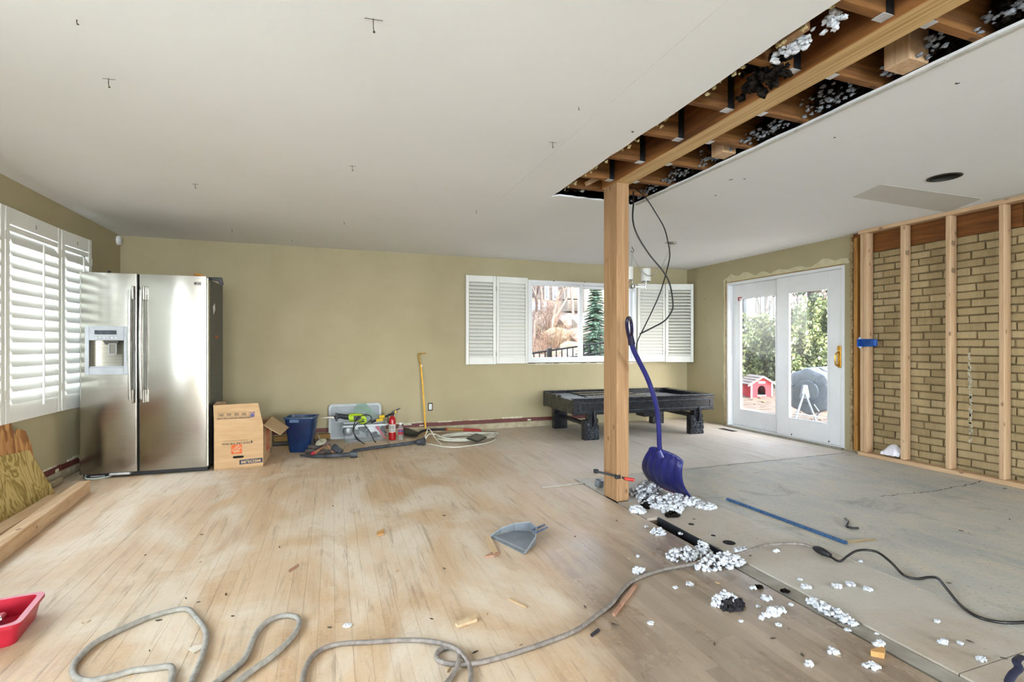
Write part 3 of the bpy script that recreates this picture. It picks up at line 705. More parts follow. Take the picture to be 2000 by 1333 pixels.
# ------------------------------------------------------------------ beam, post, joists, hangers, insulation
BX0, BX1 = 1.912, 2.046
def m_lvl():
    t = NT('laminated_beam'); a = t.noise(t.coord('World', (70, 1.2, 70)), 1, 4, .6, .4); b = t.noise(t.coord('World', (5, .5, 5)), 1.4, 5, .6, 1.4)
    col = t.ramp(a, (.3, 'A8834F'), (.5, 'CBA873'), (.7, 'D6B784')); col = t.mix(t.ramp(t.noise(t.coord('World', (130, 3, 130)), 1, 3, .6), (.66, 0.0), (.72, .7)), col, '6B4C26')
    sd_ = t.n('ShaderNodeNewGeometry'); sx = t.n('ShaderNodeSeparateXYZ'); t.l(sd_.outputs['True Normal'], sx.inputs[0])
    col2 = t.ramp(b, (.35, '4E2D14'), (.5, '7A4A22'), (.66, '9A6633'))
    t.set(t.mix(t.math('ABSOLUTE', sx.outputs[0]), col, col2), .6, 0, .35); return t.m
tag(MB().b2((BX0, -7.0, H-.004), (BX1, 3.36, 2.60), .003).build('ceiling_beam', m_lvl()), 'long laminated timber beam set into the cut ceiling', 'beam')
post = thing('support_post', 'square fir post carrying the end of the ceiling beam', 'post', (1.972, 3.257, 0))
for y0, y1 in ((3.163, 3.2605), (3.2608, 3.35)):
    MB().b2((1.922, y0, 0), (2.022, y1, H-.005), .003).build('post_ply', POSTW, post, world=True)
HW = wood('hanger_dark', '2A2522', '3A332E', axis=0, knots=False)
TAGM = plain('galvanised_hanger_seat', 'D5D7DA', 'C4C6C9', .4, .35, 40)
ys = [1.28+.385*k for k in range(-3, 6)]+[3.21]
JY = sorted(set([round(q, 3) for q in ys if q < 3.0]))+[3.2]; NJ = len(JY)
ORD = ('first', 'second', 'third', 'fourth', 'fifth', 'sixth', 'seventh', 'eighth', 'ninth', 'tenth', 'eleventh')
for i, y in enumerate(JY):
    for side in (-1, 1):
        xa = BX0 if side < 0 else BX1; xe = xa+side*1.3
        yy = y if side < 0 else y-.03
        j = tag(MB().b2((min(xa+side*.002, xe), yy-.019, H+.014), (max(xa+side*.002, xe), yy+.019, 2.55), .002).build('ceiling_joist', JOIST),
                'ceiling joist %s of the beam, %s' % ('left' if side < 0 else 'right', ORD[NJ-1-i]+' from the post' if i < NJ-1 else 'closest to the post head'), 'joist', 'joists on either side of the beam')
        WM[j.name] = j.matrix_basis.copy()
        m = MB(); m.b2((xa+side*.003, yy-.023, H+.011), (xa+side*.055, yy+.023, H+.0138), .0008)
        hg = m.build('joist_hanger', TAGM, j, world=True); hg['label'] = 'bright galvanised hanger seat'
        m = MB(); m.b2((xa+side*.003, yy-.0225, H+.014), (xa+side*.04, yy-.0195, H+.2)); m.b2((xa+side*.003, yy+.0195, H+.014), (xa+side*.04, yy+.0225, H+.2))
        m.build('hanger_strap', plain('dark_hanger_steel', '25272B', '3A3D42', .4, .6), hg, world=True)
# nailed blocking seen in the cut
for y, x0, x1 in ((1.40, 2.25, 2.37), (2.47, 2.26, 2.36), (1.42, 1.66, 1.70)):
    tag(MB().b2((x0, y+.02 if x0 > 2 else y, H+.012), (x1, y+.125, 2.52), .003).build('blocking', FIR if x0 > 2 else POSTW), {1.40: 'short fir block beside a joist at the right edge of the ceiling cut', 2.47: 'short fir block in the right half of the ceiling cut, nearer the post', 1.42: 'thin wood block at the left edge of the ceiling cut'}[y], 'wood block')
m = MB().b2((1.64, 3.43, H+.015), (2.37, 3.468, 2.5), .003)
tag(m.build('header_joist', JOIST), 'cross joist closing the far end of the ceiling cut behind the post', 'joist')
tag(MB().slab([(1.80, 3.40, H+.02), (1.93, 3.375, H+.09), (1.93, 3.34, H+.09), (1.80, 3.36, H+.02)], .03).build('scrap_brace', FIR), 'short slanted scrap of lumber wedged left of the post head', 'wood block')

def fluff(name, c, sx, sy, sz, n, r, mat, label=None, cat='insulation', group=None, seed=0, up=True, jit=.3, parent=None, clip=None):
    rr = random.Random(seed); m = MB(); c = Vector(c); n = max(5, int(n*1.5)); r *= .86; sub_ = 2
    for k in range(n):
        a = rr.uniform(0, 2*PI); q = math.sqrt(rr.random()); x, y = q*math.cos(a), q*math.sin(a)
        h = (1-q*q)**.6 if up else rr.uniform(-1, 1)
        z = rr.uniform(0, 1)*h*sz if up else h*sz
        rad = r*rr.uniform(.5, 1.25)
        if up: z = max(z, rad*.55)
        q_ = Vector((c.x+x*sx, c.y+y*sy, c.z+z))
        if clip: q_ = clip(q_, rad)
        if q_ is None: continue
        m.lump(q_, rad, sub_, (rr.uniform(.8, 1.35), rr.uniform(.8, 1.35), rr.uniform(.65, 1.05)), rr, .8)
    o = m.build(name, mat, parent, smooth=180, world=bool(parent), fix=False)
    if label: tag(o, label, cat, group)
    return o
# loose insulation caught above the cut edges
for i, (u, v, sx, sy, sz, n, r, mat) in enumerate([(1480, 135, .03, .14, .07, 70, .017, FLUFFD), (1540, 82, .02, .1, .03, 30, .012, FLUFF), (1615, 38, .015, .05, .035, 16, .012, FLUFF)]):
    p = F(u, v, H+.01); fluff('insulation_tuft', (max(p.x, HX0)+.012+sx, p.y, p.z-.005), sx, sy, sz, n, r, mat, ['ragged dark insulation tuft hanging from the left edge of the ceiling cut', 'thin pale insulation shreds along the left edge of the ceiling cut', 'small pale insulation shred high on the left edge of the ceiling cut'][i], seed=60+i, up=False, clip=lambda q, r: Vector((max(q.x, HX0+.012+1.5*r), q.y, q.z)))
for i in range(9):
    y = 1.28+.385*(i-1)+.19
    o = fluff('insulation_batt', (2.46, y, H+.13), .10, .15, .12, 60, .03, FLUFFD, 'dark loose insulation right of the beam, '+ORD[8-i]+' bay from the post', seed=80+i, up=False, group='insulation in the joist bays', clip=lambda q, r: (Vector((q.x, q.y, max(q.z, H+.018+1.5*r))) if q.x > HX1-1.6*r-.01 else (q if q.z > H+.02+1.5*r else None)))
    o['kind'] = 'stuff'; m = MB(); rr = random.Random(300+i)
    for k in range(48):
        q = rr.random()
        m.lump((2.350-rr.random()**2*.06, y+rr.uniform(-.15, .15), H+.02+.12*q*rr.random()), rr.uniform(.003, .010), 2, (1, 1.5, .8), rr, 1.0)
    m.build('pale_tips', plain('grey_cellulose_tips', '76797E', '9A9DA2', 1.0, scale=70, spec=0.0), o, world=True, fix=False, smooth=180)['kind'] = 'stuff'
for i in range(7):
    y = 1.45+.385*(i-1)
    m = MB(); rr = random.Random(400+i)
    for k in range(8):
        m.lump((HX0+.022+rr.uniform(.0, .015), y+rr.uniform(-.15, .15), H+rr.uniform(.0, .03)), rr.uniform(.003, .008), 2, (1, 1.6, 1.2), rr, 1.0)
    tag(m.build('insulation_shred', plain('tan_insulation', 'A08D5E', 'C2B183', .95, scale=60), fix=False), 'small tan insulation shreds clinging to the left edge of the ceiling cut', 'insulation', 'shreds along the left cut edge', 'stuff')
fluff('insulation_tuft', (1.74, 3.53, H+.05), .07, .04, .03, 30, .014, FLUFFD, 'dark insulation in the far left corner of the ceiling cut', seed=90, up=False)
fluff('insulation_tuft', (1.86, 3.53, H+.045), .05, .03, .02, 14, .01, FLUFF, 'pale insulation shreds in the far corner of the ceiling cut', seed=91, up=False)
# black cables hanging out of the cut
CAB = plain('black_cable_sheath', '151413', '221F1D', .4)
def cab(pts, r, label, mat=CAB, name='hanging_cable'):
    return tag(MB().tube(spline(pts, 7), r, 7).build(name, mat, smooth=60), label, 'cable')
D0 = 3.75
def ch(pts): return [PD(u, v, d) for u, v, d in pts]
cab(ch([(1237, 375, 3.78), (1237, 398, 3.74), (1236, 430, 3.72), (1245, 460, 3.72), (1268, 497, 3.73), (1295, 530, 3.75), (1308, 555, 3.77), (1314, 590, 3.8), (1312, 608, 3.82), (1298, 627, 3.85), (1275, 640, 3.88), (1249, 653, 3.9)]), .006, 'thick black cable hanging from the ceiling cut, ending at the left')
cab(ch([(1240, 368, 3.8), (1262, 388, 3.72), (1280, 415, 3.72), (1297, 445, 3.75), (1305, 475, 3.8), (1308, 500, 3.85), (1302, 530, 3.92), (1290, 570, 4.0), (1275, 605, 4.05), (1258, 640, 4.1), (1248, 660, 4.15), (1243, 675, 4.18), (1243, 695, 4.2)]), .0048, 'thinner black cable hanging from the ceiling cut with a frayed end')

# ------------------------------------------------------------------ louvred shutters
def louver_mesh(wd, th, name='louver'):
    m = MB(); prof = [(-wd/2, 0), (-wd*.3, th*.42), (0, th/2), (wd*.3, th*.42), (wd/2, 0), (wd*.3, -th*.42), (0, -th/2), (-wd*.3, -th*.42)]
    for x in (-.5, .5):
        for a, b in prof: m.v.append((x, a, b))
    n = len(prof); m.f = [tuple(range(n)), tuple(range(n, 2*n))]+[(i, (i+1) % n, n+(i+1) % n, n+i) for i in range(n)]
    me = m.mesh(name, 50); me.materials.append(WHITE); return me
def shutter(label, p0, p1, z0, z1, stile, top, bot, n, lw, tilt, lme, th=.028, rod=None, group=None, hinge=None, gap=False):
    """panel whose inner face runs p0 -> p1 (plan view, room side on the right hand seen from p0)"""
    p0, p1 = Vector((*p0, 0)), Vector((*p1, 0)); W = (p1-p0).length; rz = math.atan2(p1.y-p0.y, p1.x-p0.x); Hh = z1-z0
    t = thing('window_shutter', label, 'shutter', (p0.x, p0.y, z0), rz, group)
    for x in (0, W-stile): MB().b2((x+.001, 0, 0), (x+stile-.001, th, Hh), .003).build('stile', WHITE, t)
    MB().b2((stile, .002, 0), (W-stile, th-.002, bot), .002).build('rail', WHITE, t)
    MB().b2((stile, .002, Hh-top), (W-stile, th-.002, Hh), .002).build('rail', WHITE, t)
    sp = (Hh-top-bot)/n
    for k in range(n):
        tl = tilt+rnd.uniform(-.02, .02)
        piece('louver', lme, t, (W/2, th/2, bot+sp*(k+.5)), (W-2*stile-.004, 1, 1), (tl, 0, 0))
    if rod: MB().b2((W*rod-.006, -.034, bot+.03), (W*rod+.006, -.024, Hh-top-.02+ .0), .002).build('tilt_rod', WHITE, t)
    if hinge is not None:
        for zz in (Hh*.12, Hh*.86):
            MB().b2((hinge*W-.006, -.003, zz-.03), (hinge*W+.006, .004, zz+.03), .002).build('hinge', plain('tarnished_hinge', '6E6A5C', '857F6D', .4, .6), t)
    return t
LB = louver_mesh(.062, .010); LS = louver_mesh(.112, .013)
G1 = 'shutters at the back window'
# back window: panels open against the wall (inner face towards -Y)
shutter('outermost white shutter panel left of the back window', (1.655, 6.468), (2.072, 6.456), .872, 2.052, .045, .085, .09, 21, .06, .85, LB, group=G1, hinge=1.0)
shutter('white shutter panel left of the back window, next to the glass', (2.076, 6.456), (2.535, 6.474), .878, 2.052, .04, .085, .085, 21, .06, 1.08, LB, group=G1)
shutter('white shutter panel right of the back window, next to the glass', (4.30, 6.478), (4.752, 6.438), .878, 2.05, .04, .085, .085, 21, .06, 1.0, LB, group=G1, hinge=1.0)
shutter('outermost white shutter panel in the corner right of the back window', (4.756, 6.436), (5.160, 6.30), .872, 2.055, .045, .09, .095, 21, .06, .72, LB, group=G1)
# left window: closed panels, louvres open (seen from the room, panels run along Y)
G2 = 'shutters at the left window'
def lshut(label, ya, yb, xa, xb, rod, tiltv, zt=2.075, zb=.585):
    p0, p1 = Vector((xa, ya, 0)), Vector((xb, yb, 0)); W = (p1-p0).length; rz = math.atan2(p1.y-p0.y, p1.x-p0.x); Hh = zt-zb
    t = thing('window_shutter', label, 'shutter', (xa, ya, zb), rz, G2); st, top, bot, th = .05, .15, .135, .03
    # local y is to the left of the direction of travel (+Y), i.e. outdoors (-X)
    for x in (0, W-st): MB().b2((x+.001, 0, 0), (x+st-.001, th, Hh), .003).build('stile', WHITE, t)
    MB().b2((st, .002, 0), (W-st, th-.002, bot), .002).build('rail', WHITE, t); MB().b2((st, .002, Hh-top+.035), (W-st, th-.002, Hh), .002).build('rail', WHITE, t)
    MB().b2((st, .004, Hh-top-.008), (W-st, th-.004, Hh-top+.028), .002).build('rail', WHITE, t)
    n = 14; sp = (Hh-top-bot-.01)/n
    for k in range(n): piece('louver', LS, t, (W/2, th/2, bot+sp*(k+.5)), (W-2*st-.004, 1, 1), (tiltv+rnd.uniform(-.02, .02), 0, 0))
    MB().b2((W*rod-.007, -.052, bot-.04), (W*rod+.007, -.040, Hh-top-.04), .002).build('tilt_rod', WHITE, t)
    MB().b2((W*rod-.004, -.002, Hh-.085), (W*rod+.004, .003, Hh-.055), .001).build('rod_notch', plain('shadow_slot', '8A8678'), t)
    for zz in (.2, Hh-.2): MB().b2((W-.004, -.004, zz-.03), (W+.004, .004, zz+.03), .002).build('hinge', plain('pale_hinge', 'CFCBBE', 'BDB8A8', .4), t)
    return t
TL = 1.05
lshut('nearest fully seen white louvred panel of the left window', 4.385, 5.135, XL+.052, XL+.052, .5, TL)
lshut('white louvred panel of the left window beside the refrigerator', 5.142, 5.60, XL+.052, XL+.085, .5, TL)
lshut('white louvred panel of the left window at the picture edge', 3.62, 4.378, XL+.052, XL+.052, .5, TL)
lshut('white louvred panel of the left window nearest the camera', 2.58, 3.612, XL+.052, XL+.052, .5, TL)
for a, b, s_ in ((-.25, .89, 'closer'), (.9, 2.04, 'farther')):
    lshut('white louvred panel of the second side window, the %s one' % s_, a, b, XL+.052, XL+.052, .5, .22)

# ------------------------------------------------------------------ refrigerator
FX, FY = -1.985, 5.165
fr = thing('refrigerator', 'stainless steel side-by-side refrigerator with ice dispenser by the left wall', 'refrigerator', (FX, FY, 0), math.radians(-1.5))
W, HT = .945, 1.735
CASE = plain('dark_grey_case', '3C3D3D', '4B4B4A', .45, scale=40)
MB().b2((.006, .07, .03), (W-.006, .60, 1.722), .006).build('case', CASE, fr)
MB().b2((.01, .05, .0), (W-.01, .12, .05), .004).build('kick_plate', BLACKP, fr)
def dprof(x0, x1, rl, rr_, t=.066):
    o = [(x0, t), (x0, rl)]
    o += [(x0+rl-rl*math.cos(a), rl-rl*math.sin(a)) for a in (PI/6, PI/3, PI/2)]
    o += [(x1-rr_+rr_*math.sin(a), rr_-rr_*math.cos(a)) for a in (0, PI/6, PI/3, PI/2)]
    return o+[(x1, t)]
x0, xm, xm2 = .0, .413, .424
rx0, rx1, rz0, rz1 = .075, .318, .935, 1.165
m = MB(); pr = dprof(x0, xm, .02, .012); m.prism(pr, .045, rz0); m.prism(pr, rz1, HT)
m.prism([q for q in dprof(x0, rx0, .02, .0001)], rz0, rz1); m.prism(dprof(rx1, xm, .0001, .012), rz0, rz1); m.b2((rx0, .058, rz0), (rx1, .066, rz1))
fd = m.build('freezer_door', STEEL, fr, smooth=35)
d2 = MB().prism(dprof(xm2, W, .012, .022), .045, HT).build('fridge_door', STEEL, fr, smooth=35)
MB().b2((xm, .02, .05), (xm2, .07, HT-.004)).build('door_gap', DARK, fr)
MB().b2((W-.012, .004, .05), (W+.002, .02, HT-.01), .003).build('door_edge_strip', plain('pale_edge_trim', 'C9C9BC', 'D8D8CC', .35, .3), d2)
for x, par in ((.372, fd), (.452, d2)):
    pts = [(x, -.03-.02*math.sin(PI*k/12), .665+.93*k/12) for k in range(13)]
    h_ = MB().tube(pts, .0145, 12).build('handle', CHROME, par, smooth=50)
    m = MB()
    for z in (.69, 1.57): m.b2((x-.011+.018, -.036, z-.06), (x+.011+.018, .002, z+.06), .006)
    m.build('handle_mount', CHROME, h_)
    MB().b2((x+.012, -.012, .70), (x+.03, -.0005, 1.56), .003).build('handle_back', plain('dark_nickel', '77756F', '8C8A84', .35, .8), h_)
SIL = plain('silver_plastic', '96989A', 'A2A4A5', .4, .4, 8)
m = MB()
for a, b in (((.045, -.008, .875), (rx0, .004, 1.285)), ((rx1, -.008, .875), (.348, .004, 1.285)), ((rx0, -.008, .875), (rx1, .004, rz0)), ((rx0, -.008, rz1), (rx1, .004, 1.285))): m.b2(a, b, .002)
dp = m.build('dispenser_panel', SIL, fd)
MB().b2((.112, -.0105, 1.215), (.268, -.0075, 1.25), .002).build('display', plain('dark_lcd', '20242A', '39424C', .2, scale=60), dp)
for k in range(6): MB().tube([(.128+k*.027, -.0115, 1.188), (.128+k*.027, -.007, 1.188)], .0065, 10).build('button', CHROME, dp)
m = MB(); rec = []
for k in range(9): a = PI*k/8; rec.append((rx0+.0+(rx1-rx0)*(1-math.cos(a))/2, .012+.044*math.sin(a)))
m.v = [(p[0], p[1], z) for z in (rz0, rz1) for p in rec]; m.f = [(i, i+1, 10+i, 9+i) for i in range(8)]
m.build('dispenser_recess', plain('brushed_dark_recess', '7F7B70', '8F8B80', .35, .8, 3, (1, 1, 40)), dp, smooth=60)
MB().b2((rx0, .0, rz0), (rx1, .058, rz0+.012), .002).build('drip_tray', SIL, dp)
MB().slab([(.165, .004, rz1), (.28, .004, rz1), (.265, .012, rz1-.035), (.18, .012, rz1-.035)], -.03).build('spout', plain('dark_spout', '4A463F'), dp)
m = MB(); ring_frame(m, .205, .262, 1.045, 1.14, .006, .014, .006, .001); m.build('paddle', SIL, dp)
MB().b2((.211, .011, 1.05), (.257, .015, 1.134)).build('paddle_plate', plain('olive_grey_plate', '6E6A5E'), dp)
bdg = MB().b2((.835, -.003, 1.655), (.893, .001, 1.685), .002).build('badge', plain('badge_grey', '8A8780', '9A978F', .4, .5), d2)
m = MB().tube([(.849, -.0045, 1.67), (.849, -.003, 1.67)], .0085, 16); m.build('logo_disc', plain('badge_dark', '2C2A28'), bdg)
text('LG', .019, plain('badge_dark', '2C2A28'), bdg, XZ(.874, -.0034, 1.67), 'logo_lettering', .0006)
m = MB(); m.box((.12, .03, .018), (.1, .012, .012), .003); m.build('leveling_foot', METAL, fr)
MB().tube(spline([(.03, .05, .03), (.05, .0, .012), (.12, -.01, .008), (.19, .02, .01), (.22, .06, .02)], 5), .006, 6).build('water_line', plain('pale_tubing', 'B9C4BE', 'C9D2CC', .3), fr, smooth=60)
MB().b2((.21, .0, .022), (.36, .05, .04), .003).build('hinge_plate', METAL, fr)
MB().slab([(W-.0055, .20, 1.48), (W-.0055, .27, 1.52), (W-.0055, .29, 1.46), (W-.0055, .23, 1.41)], -.001).build('paper_label', plain('white_sticker', 'E5E5E0'), fr)
MB().b2((W-.006, .28, 1.19), (W-.0045, .40, 1.215)).build('orange_label', plain('orange_sticker', 'A4532F'), fr)
# black trim lying on top
tr = thing('plastic_trim', 'black plastic hinge cover strip lying on top of the refrigerator', 'trim', (FX+.5, FY+.12, 1.722), math.radians(-1.5))
MB().b2((-.34, -.02, .001), (.52, .05, .022), .004).build('strip', BLACKP, tr)
MB().box((-.33, -.01, .03), (.02, .02, .03), .003).build('left_hook', BLACKP, tr)
MB().prism([(.46, .0), (.535, .0), (.545, -.06), (.53, -.075), (.515, -.06), (.5, -.035), (.46, -.03)], -.0, .03, XZ(0, .0, .022)).build('right_hook', BLACKP, tr)
tag(MB().tube(spline([(FX+.82, FY+.05, 1.752), (FX+.85, FY+.045, 1.757), (FX+.89, FY+.05, 1.75)], 4), [.006, .009, .011, .01, .012, .011, .009, .008, .006], 8).build('wire_nut_scrap', plain('amber_plastic', 'C98A2B', '8E5A1C', .4)), 'small amber plastic scrap on top of the refrigerator', 'scrap')
# ------------------------------------------------------------------ cardboard box
A, B, Cc = F(418, 920), F(514, 911.5), F(536.5, 879); Cc = Vector((-.59, 5.80, 0)); D = A+(Cc-B)
cb = thing('cardboard_box', 'open brown moving box set upside down beside the refrigerator', 'box', ((A.x+B.x)/2, (A.y+Cc.y)/2, 0))
up = Vector((0, 0, 1)); hB = .376; tk = .005
def pan(name, pts, t=tk, mat=CARD, par=cb): return MB().slab(pts, t).build(name, mat, par, world=True)
front = pan('front_panel', [A, B, B+up*(hB+.012), A+up*hB])
right = pan('side_panel', [B, Cc, Cc+up*hB, B+up*hB]); pan('side_panel', [D, A, A+up*hB, D+up*hB]); pan('back_panel', [Cc, D, D+up*hB, Cc+up*hB])
pan('bottom_panel', [A+up*.004, D+up*.004, Cc+up*.004, B+up*.004])
tA, tB = A+Vector((-.006, .02, .583)), B+Vector((-.045, .02, .588))
fl1 = pan('flap', [A+up*hB, B+Vector((0, 0, hB+.012)), tB, tA])
pan('flap', [B+up*(hB+.002)+Vector((.004, .02, 0)), PX(548, 850, -.44), PX(564.5, 835, -.41), Cc+up*(hB+.01)], .004, CARDL)
pan('flap', [A+up*hB+Vector((0, .03, 0)), D+up*hB, D+Vector((-.02, -.03, .56)), A+Vector((-.01, .18, .60)), A+Vector((-.01, .04, .585))], .004, CARDL)
pan('flap', [D+up*hB, Cc+up*hB, Cc+Vector((-.02, .12, hB-.05)), D+Vector((.02, .12, hB-.05))], .004, CARDL)
ex = (B-A).normalized(); ang = math.atan2(ex.y, ex.x)
INK, ORG, PUR = plain('dark_print', '3A3835', '46433F', .8), plain('orange_print', 'C65A2A', 'CE6632', .8, scale=30), plain('violet_print', '5F5680', '6B628B', .8)
def onbox(x, z, yoff=-.0012, ln=0):      # local frame on the front panel, print turned upside down
    return WM[cb.name].inverted() @ Matrix.Translation(A+ex*x+up*z) @ Matrix.Rotation(ang, 4, 'Z') @ Matrix.Rotation(ln, 4, 'X') @ Matrix.Translation((0, yoff, 0)) @ Matrix.Rotation(PI/2, 4, 'X') @ Matrix.Rotation(PI, 4, 'Z')
def printed(name, w_, h_, mat, M, par, r=0, t=.0005):
    return MB().prism([(-w_/2, -h_/2), (w_/2, -h_/2), (w_/2, h_/2), (-w_/2, h_/2)], 0, t, M).build(name, mat, par)
sq = printed('logo_square', .085, .085, ORG, onbox(.178, .178), front)
for s_, sz, dy in (('THE', .016, .026), ('HOME', .027, .009), ('DEPOT', .025, -.016)):
    text(s_, sz, CARDL, sq, onbox(.178, .178, -.0018) @ Matrix.Rotation(math.radians(38), 4, 'Z') @ Matrix.Translation((0, dy, 0)), 'logo_lettering', .0008, .0002, .95)
text('PACK LIKE THE PROS', .0235, INK, front, onbox(.175, .232), 'slogan', .0006, .0002)
printed('slogan_line', .2, .0025, INK, onbox(.17, .256), front)
printed('slogan_icon', .012, .022, INK, onbox(.30, .236), front)
bn = printed('size_banner', .19, .043, plain('navy_print', '3B3D48', '454753', .8), onbox(.295, .058) @ Matrix.Rotation(math.radians(1.5), 4, 'Z'), front)
text('MEDIUM', .036, CARDL, bn, onbox(.295, .058, -.0022) @ Matrix.Rotation(math.radians(1.5), 4, 'Z'), 'size_lettering', .0004, .0002, 1.18)
MB().prism(rrect(.088, .021, .0104), 0, .0006, onbox(.192, .106)).build('hand_hole', DARK, front)
lean = -math.atan2(.02, .205)
def onflap(x, z): return onbox(x, hB, -.003, 0) @ Matrix.Rotation(PI, 4, 'Z') @ Matrix.Rotation(-.1, 4, 'X') @ Matrix.Translation((0, z-hB, .0)) @ Matrix.Rotation(PI, 4, 'Z')
text('MADE FROM 100% RECYCLED PAPER', .0165, INK, fl1, onflap(.155, .462), 'recycling_line', .0004, .0002)
m = MB(); T = onflap(.155, .495)
for x, y, w_, h_ in ((0, .02, .25, .0015), (0, -.02, .25, .0015), (-.125, 0, .0015, .04), (.125, 0, .0015, .04)): m.prism([(x-w_/2, y-h_/2), (x+w_/2, y-h_/2), (x+w_/2, y+h_/2), (x-w_/2, y+h_/2)], 0, .0005, T)
for k in range(4):
    for q in range(2): m.prism([(-.1+k*.06, -.008+q*.012), (-.065+k*.06, -.008+q*.012), (-.065+k*.06, -.003+q*.012), (-.1+k*.06, -.003+q*.012)], 0, .0005, T)
m.build('care_icons', INK, fl1)
MB().lathe([(.018, 0), (.018, .0005)], onflap(.305, .478), 16).build('eco_mark', PUR, fl1)
text('ECO', .02, PUR, fl1, onflap(.305, .505), 'eco_lettering', .0008, .0002)
# side print
er = (Cc-B).normalized(); angr = math.atan2(er.y, er.x)
def onside(s_, z, yoff=-.0012): return WM[cb.name].inverted() @ Matrix.Translation(B+er*s_+up*z) @ Matrix.Rotation(angr, 4, 'Z') @ Matrix.Translation((0, yoff, 0)) @ Matrix.Rotation(PI/2, 4, 'X') @ Matrix.Rotation(PI, 4, 'Z')
sq2 = printed('logo_square', .17, .21, ORG, onside(.30, .2), right)
for s_, sz, dy in (('THE', .04, .055), ('HOME', .05, .012), ('DEPOT', .047, -.045)):
    text(s_, sz, CARDL, sq2, onside(.30, .2, -.0018) @ Matrix.Rotation(math.radians(38), 4, 'Z') @ Matrix.Translation((0, dy, 0)), 'logo_lettering', .001, .0002)
bn2 = printed('size_banner', .12, .04, plain('navy_print', '3B3D48'), onside(.5, .055), right); text('MEDIUM', .028, CARDL, bn2, onside(.5, .055, -.0018), 'size_lettering', .0006, .0002)

# ------------------------------------------------------------------ blue bin
P0 = F(588, 885)
bin_ = thing('waste_bin', 'dark blue rectangular plastic bin standing open beside the cardboard box', 'bin', (P0.x, P0.y+.11, 0), math.radians(-12))
BLUE = plain('navy_blue_plastic', '0A2145', '102E58', .25, scale=5)
m = MB(); lv = []
for k, (z, wx, wy) in enumerate(((.0, .205, .175), (.02, .215, .185), (.33, .285, .235), (.365, .292, .242))): lv.append([(x, y, z) for x, y in rrect(wx, wy, .03, 3)])
lv += [[(x, y, z) for x, y in rrect(wx, wy, .03, 3)] for z, wx, wy in ((.365, .28, .23), (.02, .203, .173))]
n = len(lv[0]); m.v = [p for l_ in lv for p in l_]
m.f = [tuple(range(n))]+[(i*n+k, i*n+(k+1) % n, (i+1)*n+(k+1) % n, (i+1)*n+k) for i in range(len(lv)-1) for k in range(n)]+[tuple((len(lv)-1)*n+k for k in range(n))]
m.build('bucket', BLUE, bin_, smooth=40)
m = MB(); o_ = [rrect(.312, .262, .032, 3), rrect(.286, .236, .03, 3)]
m.v = [(x, y, z) for z, ps in ((.355, o_[0]), (.372, o_[0]), (.372, o_[1]), (.355, o_[1])) for x, y in ps]
m.f = [(i*n+k, i*n+(k+1) % n, ((i+1) % 4)*n+(k+1) % n, ((i+1) % 4)*n+k) for i in range(4) for k in range(n)]
m.build('rim', plain('worn_blue_rim', '3E5672', '263F62', .35, scale=20), bin_, smooth=40)
MB().box((-.04, -.128, .335), (.095, .02, .032), .005).build('hand_grip', plain('dusty_blue_grip', '51688A', '43597C', .4), bin_)

# ------------------------------------------------------------------ storage lid, tote, tools in and on it
lid = thing('storage_cover', 'large grey plastic storage lid leaning on the back wall behind the tote', 'lid', (.265, 6.40, .0), 0, R=Matrix.Rotation(math.radians(-9), 3, 'X'))
LIDM = plain('dull_grey_plastic', '8C9194', '989DA0', .5, scale=6)
MB().prism(rrect(.61, .415, .04), -.012, .012, XZ(0, 0, .2085)).build('lid_plate', LIDM, lid, smooth=30)
m = MB(); ro, ri = rrect(.61, .415, .04), rrect(.555, .36, .03); n = len(ro)
m.v = [(x, -z, y+.2085) for z, ps in ((.012, ro), (.02, ro), (.02, ri), (.012, ri)) for x, y in ps]
m.f = [(i*n+k, i*n+(k+1) % n, ((i+1) % 4)*n+(k+1) % n, ((i+1) % 4)*n+k) for i in range(4) for k in range(n)]
m.build('raised_rim', plain('pale_grey_rim', 'A3A8AA', 'AEB2B4', .45), lid)
MB().prism(rrect(.40, .22, .03), .012, .0155, XZ(0, 0, .2085)).build('raised_panel', LIDM, lid)
TOTE = m_glass('cloudy_clear_plastic', refl=.8, haze=.24, hazecol='C9CFD3')
tx0, tx1, ty0, ty1, tz = .118, .600, 6.10, 6.33, .205
tt = thing('storage_tote', 'clear plastic tote full of tools on the floor', 'tote', ((tx0+tx1)/2, (ty0+ty1)/2, 0))
m = MB(); cx_, cy_ = (tx0+tx1)/2, (ty0+ty1)/2
ps = [[(cx_+x, cy_+y, z) for x, y in rrect(wx, wy, .03, 3)] for z, wx, wy in ((.002, .45, .2), (tz-.015, .485, .235))]; n = len(ps[0])
m.v = ps[0]+ps[1]; m.f = [tuple(range(n))]+[(k, (k+1) % n, n+(k+1) % n, n+k) for k in range(n)]
m.build('tub', TOTE, tt, world=True, smooth=40)
m = MB(); o_ = [rrect(.515, .265, .04, 3, cx_, cy_), rrect(.485, .235, .035, 3, cx_, cy_)]
m.v = [(x, y, z) for z, q in ((tz-.02, o_[0]), (tz, o_[0]), (tz, o_[1]), (tz-.02, o_[1])) for x, y in q]
m.f = [(i*n+k, i*n+(k+1) % n, ((i+1) % 4)*n+(k+1) % n, ((i+1) % 4)*n+k) for i in range(4) for k in range(n)]
m.build('rim', plain('cloudy_rim', 'B5BABC', 'C2C7C9', .35), tt, world=True)
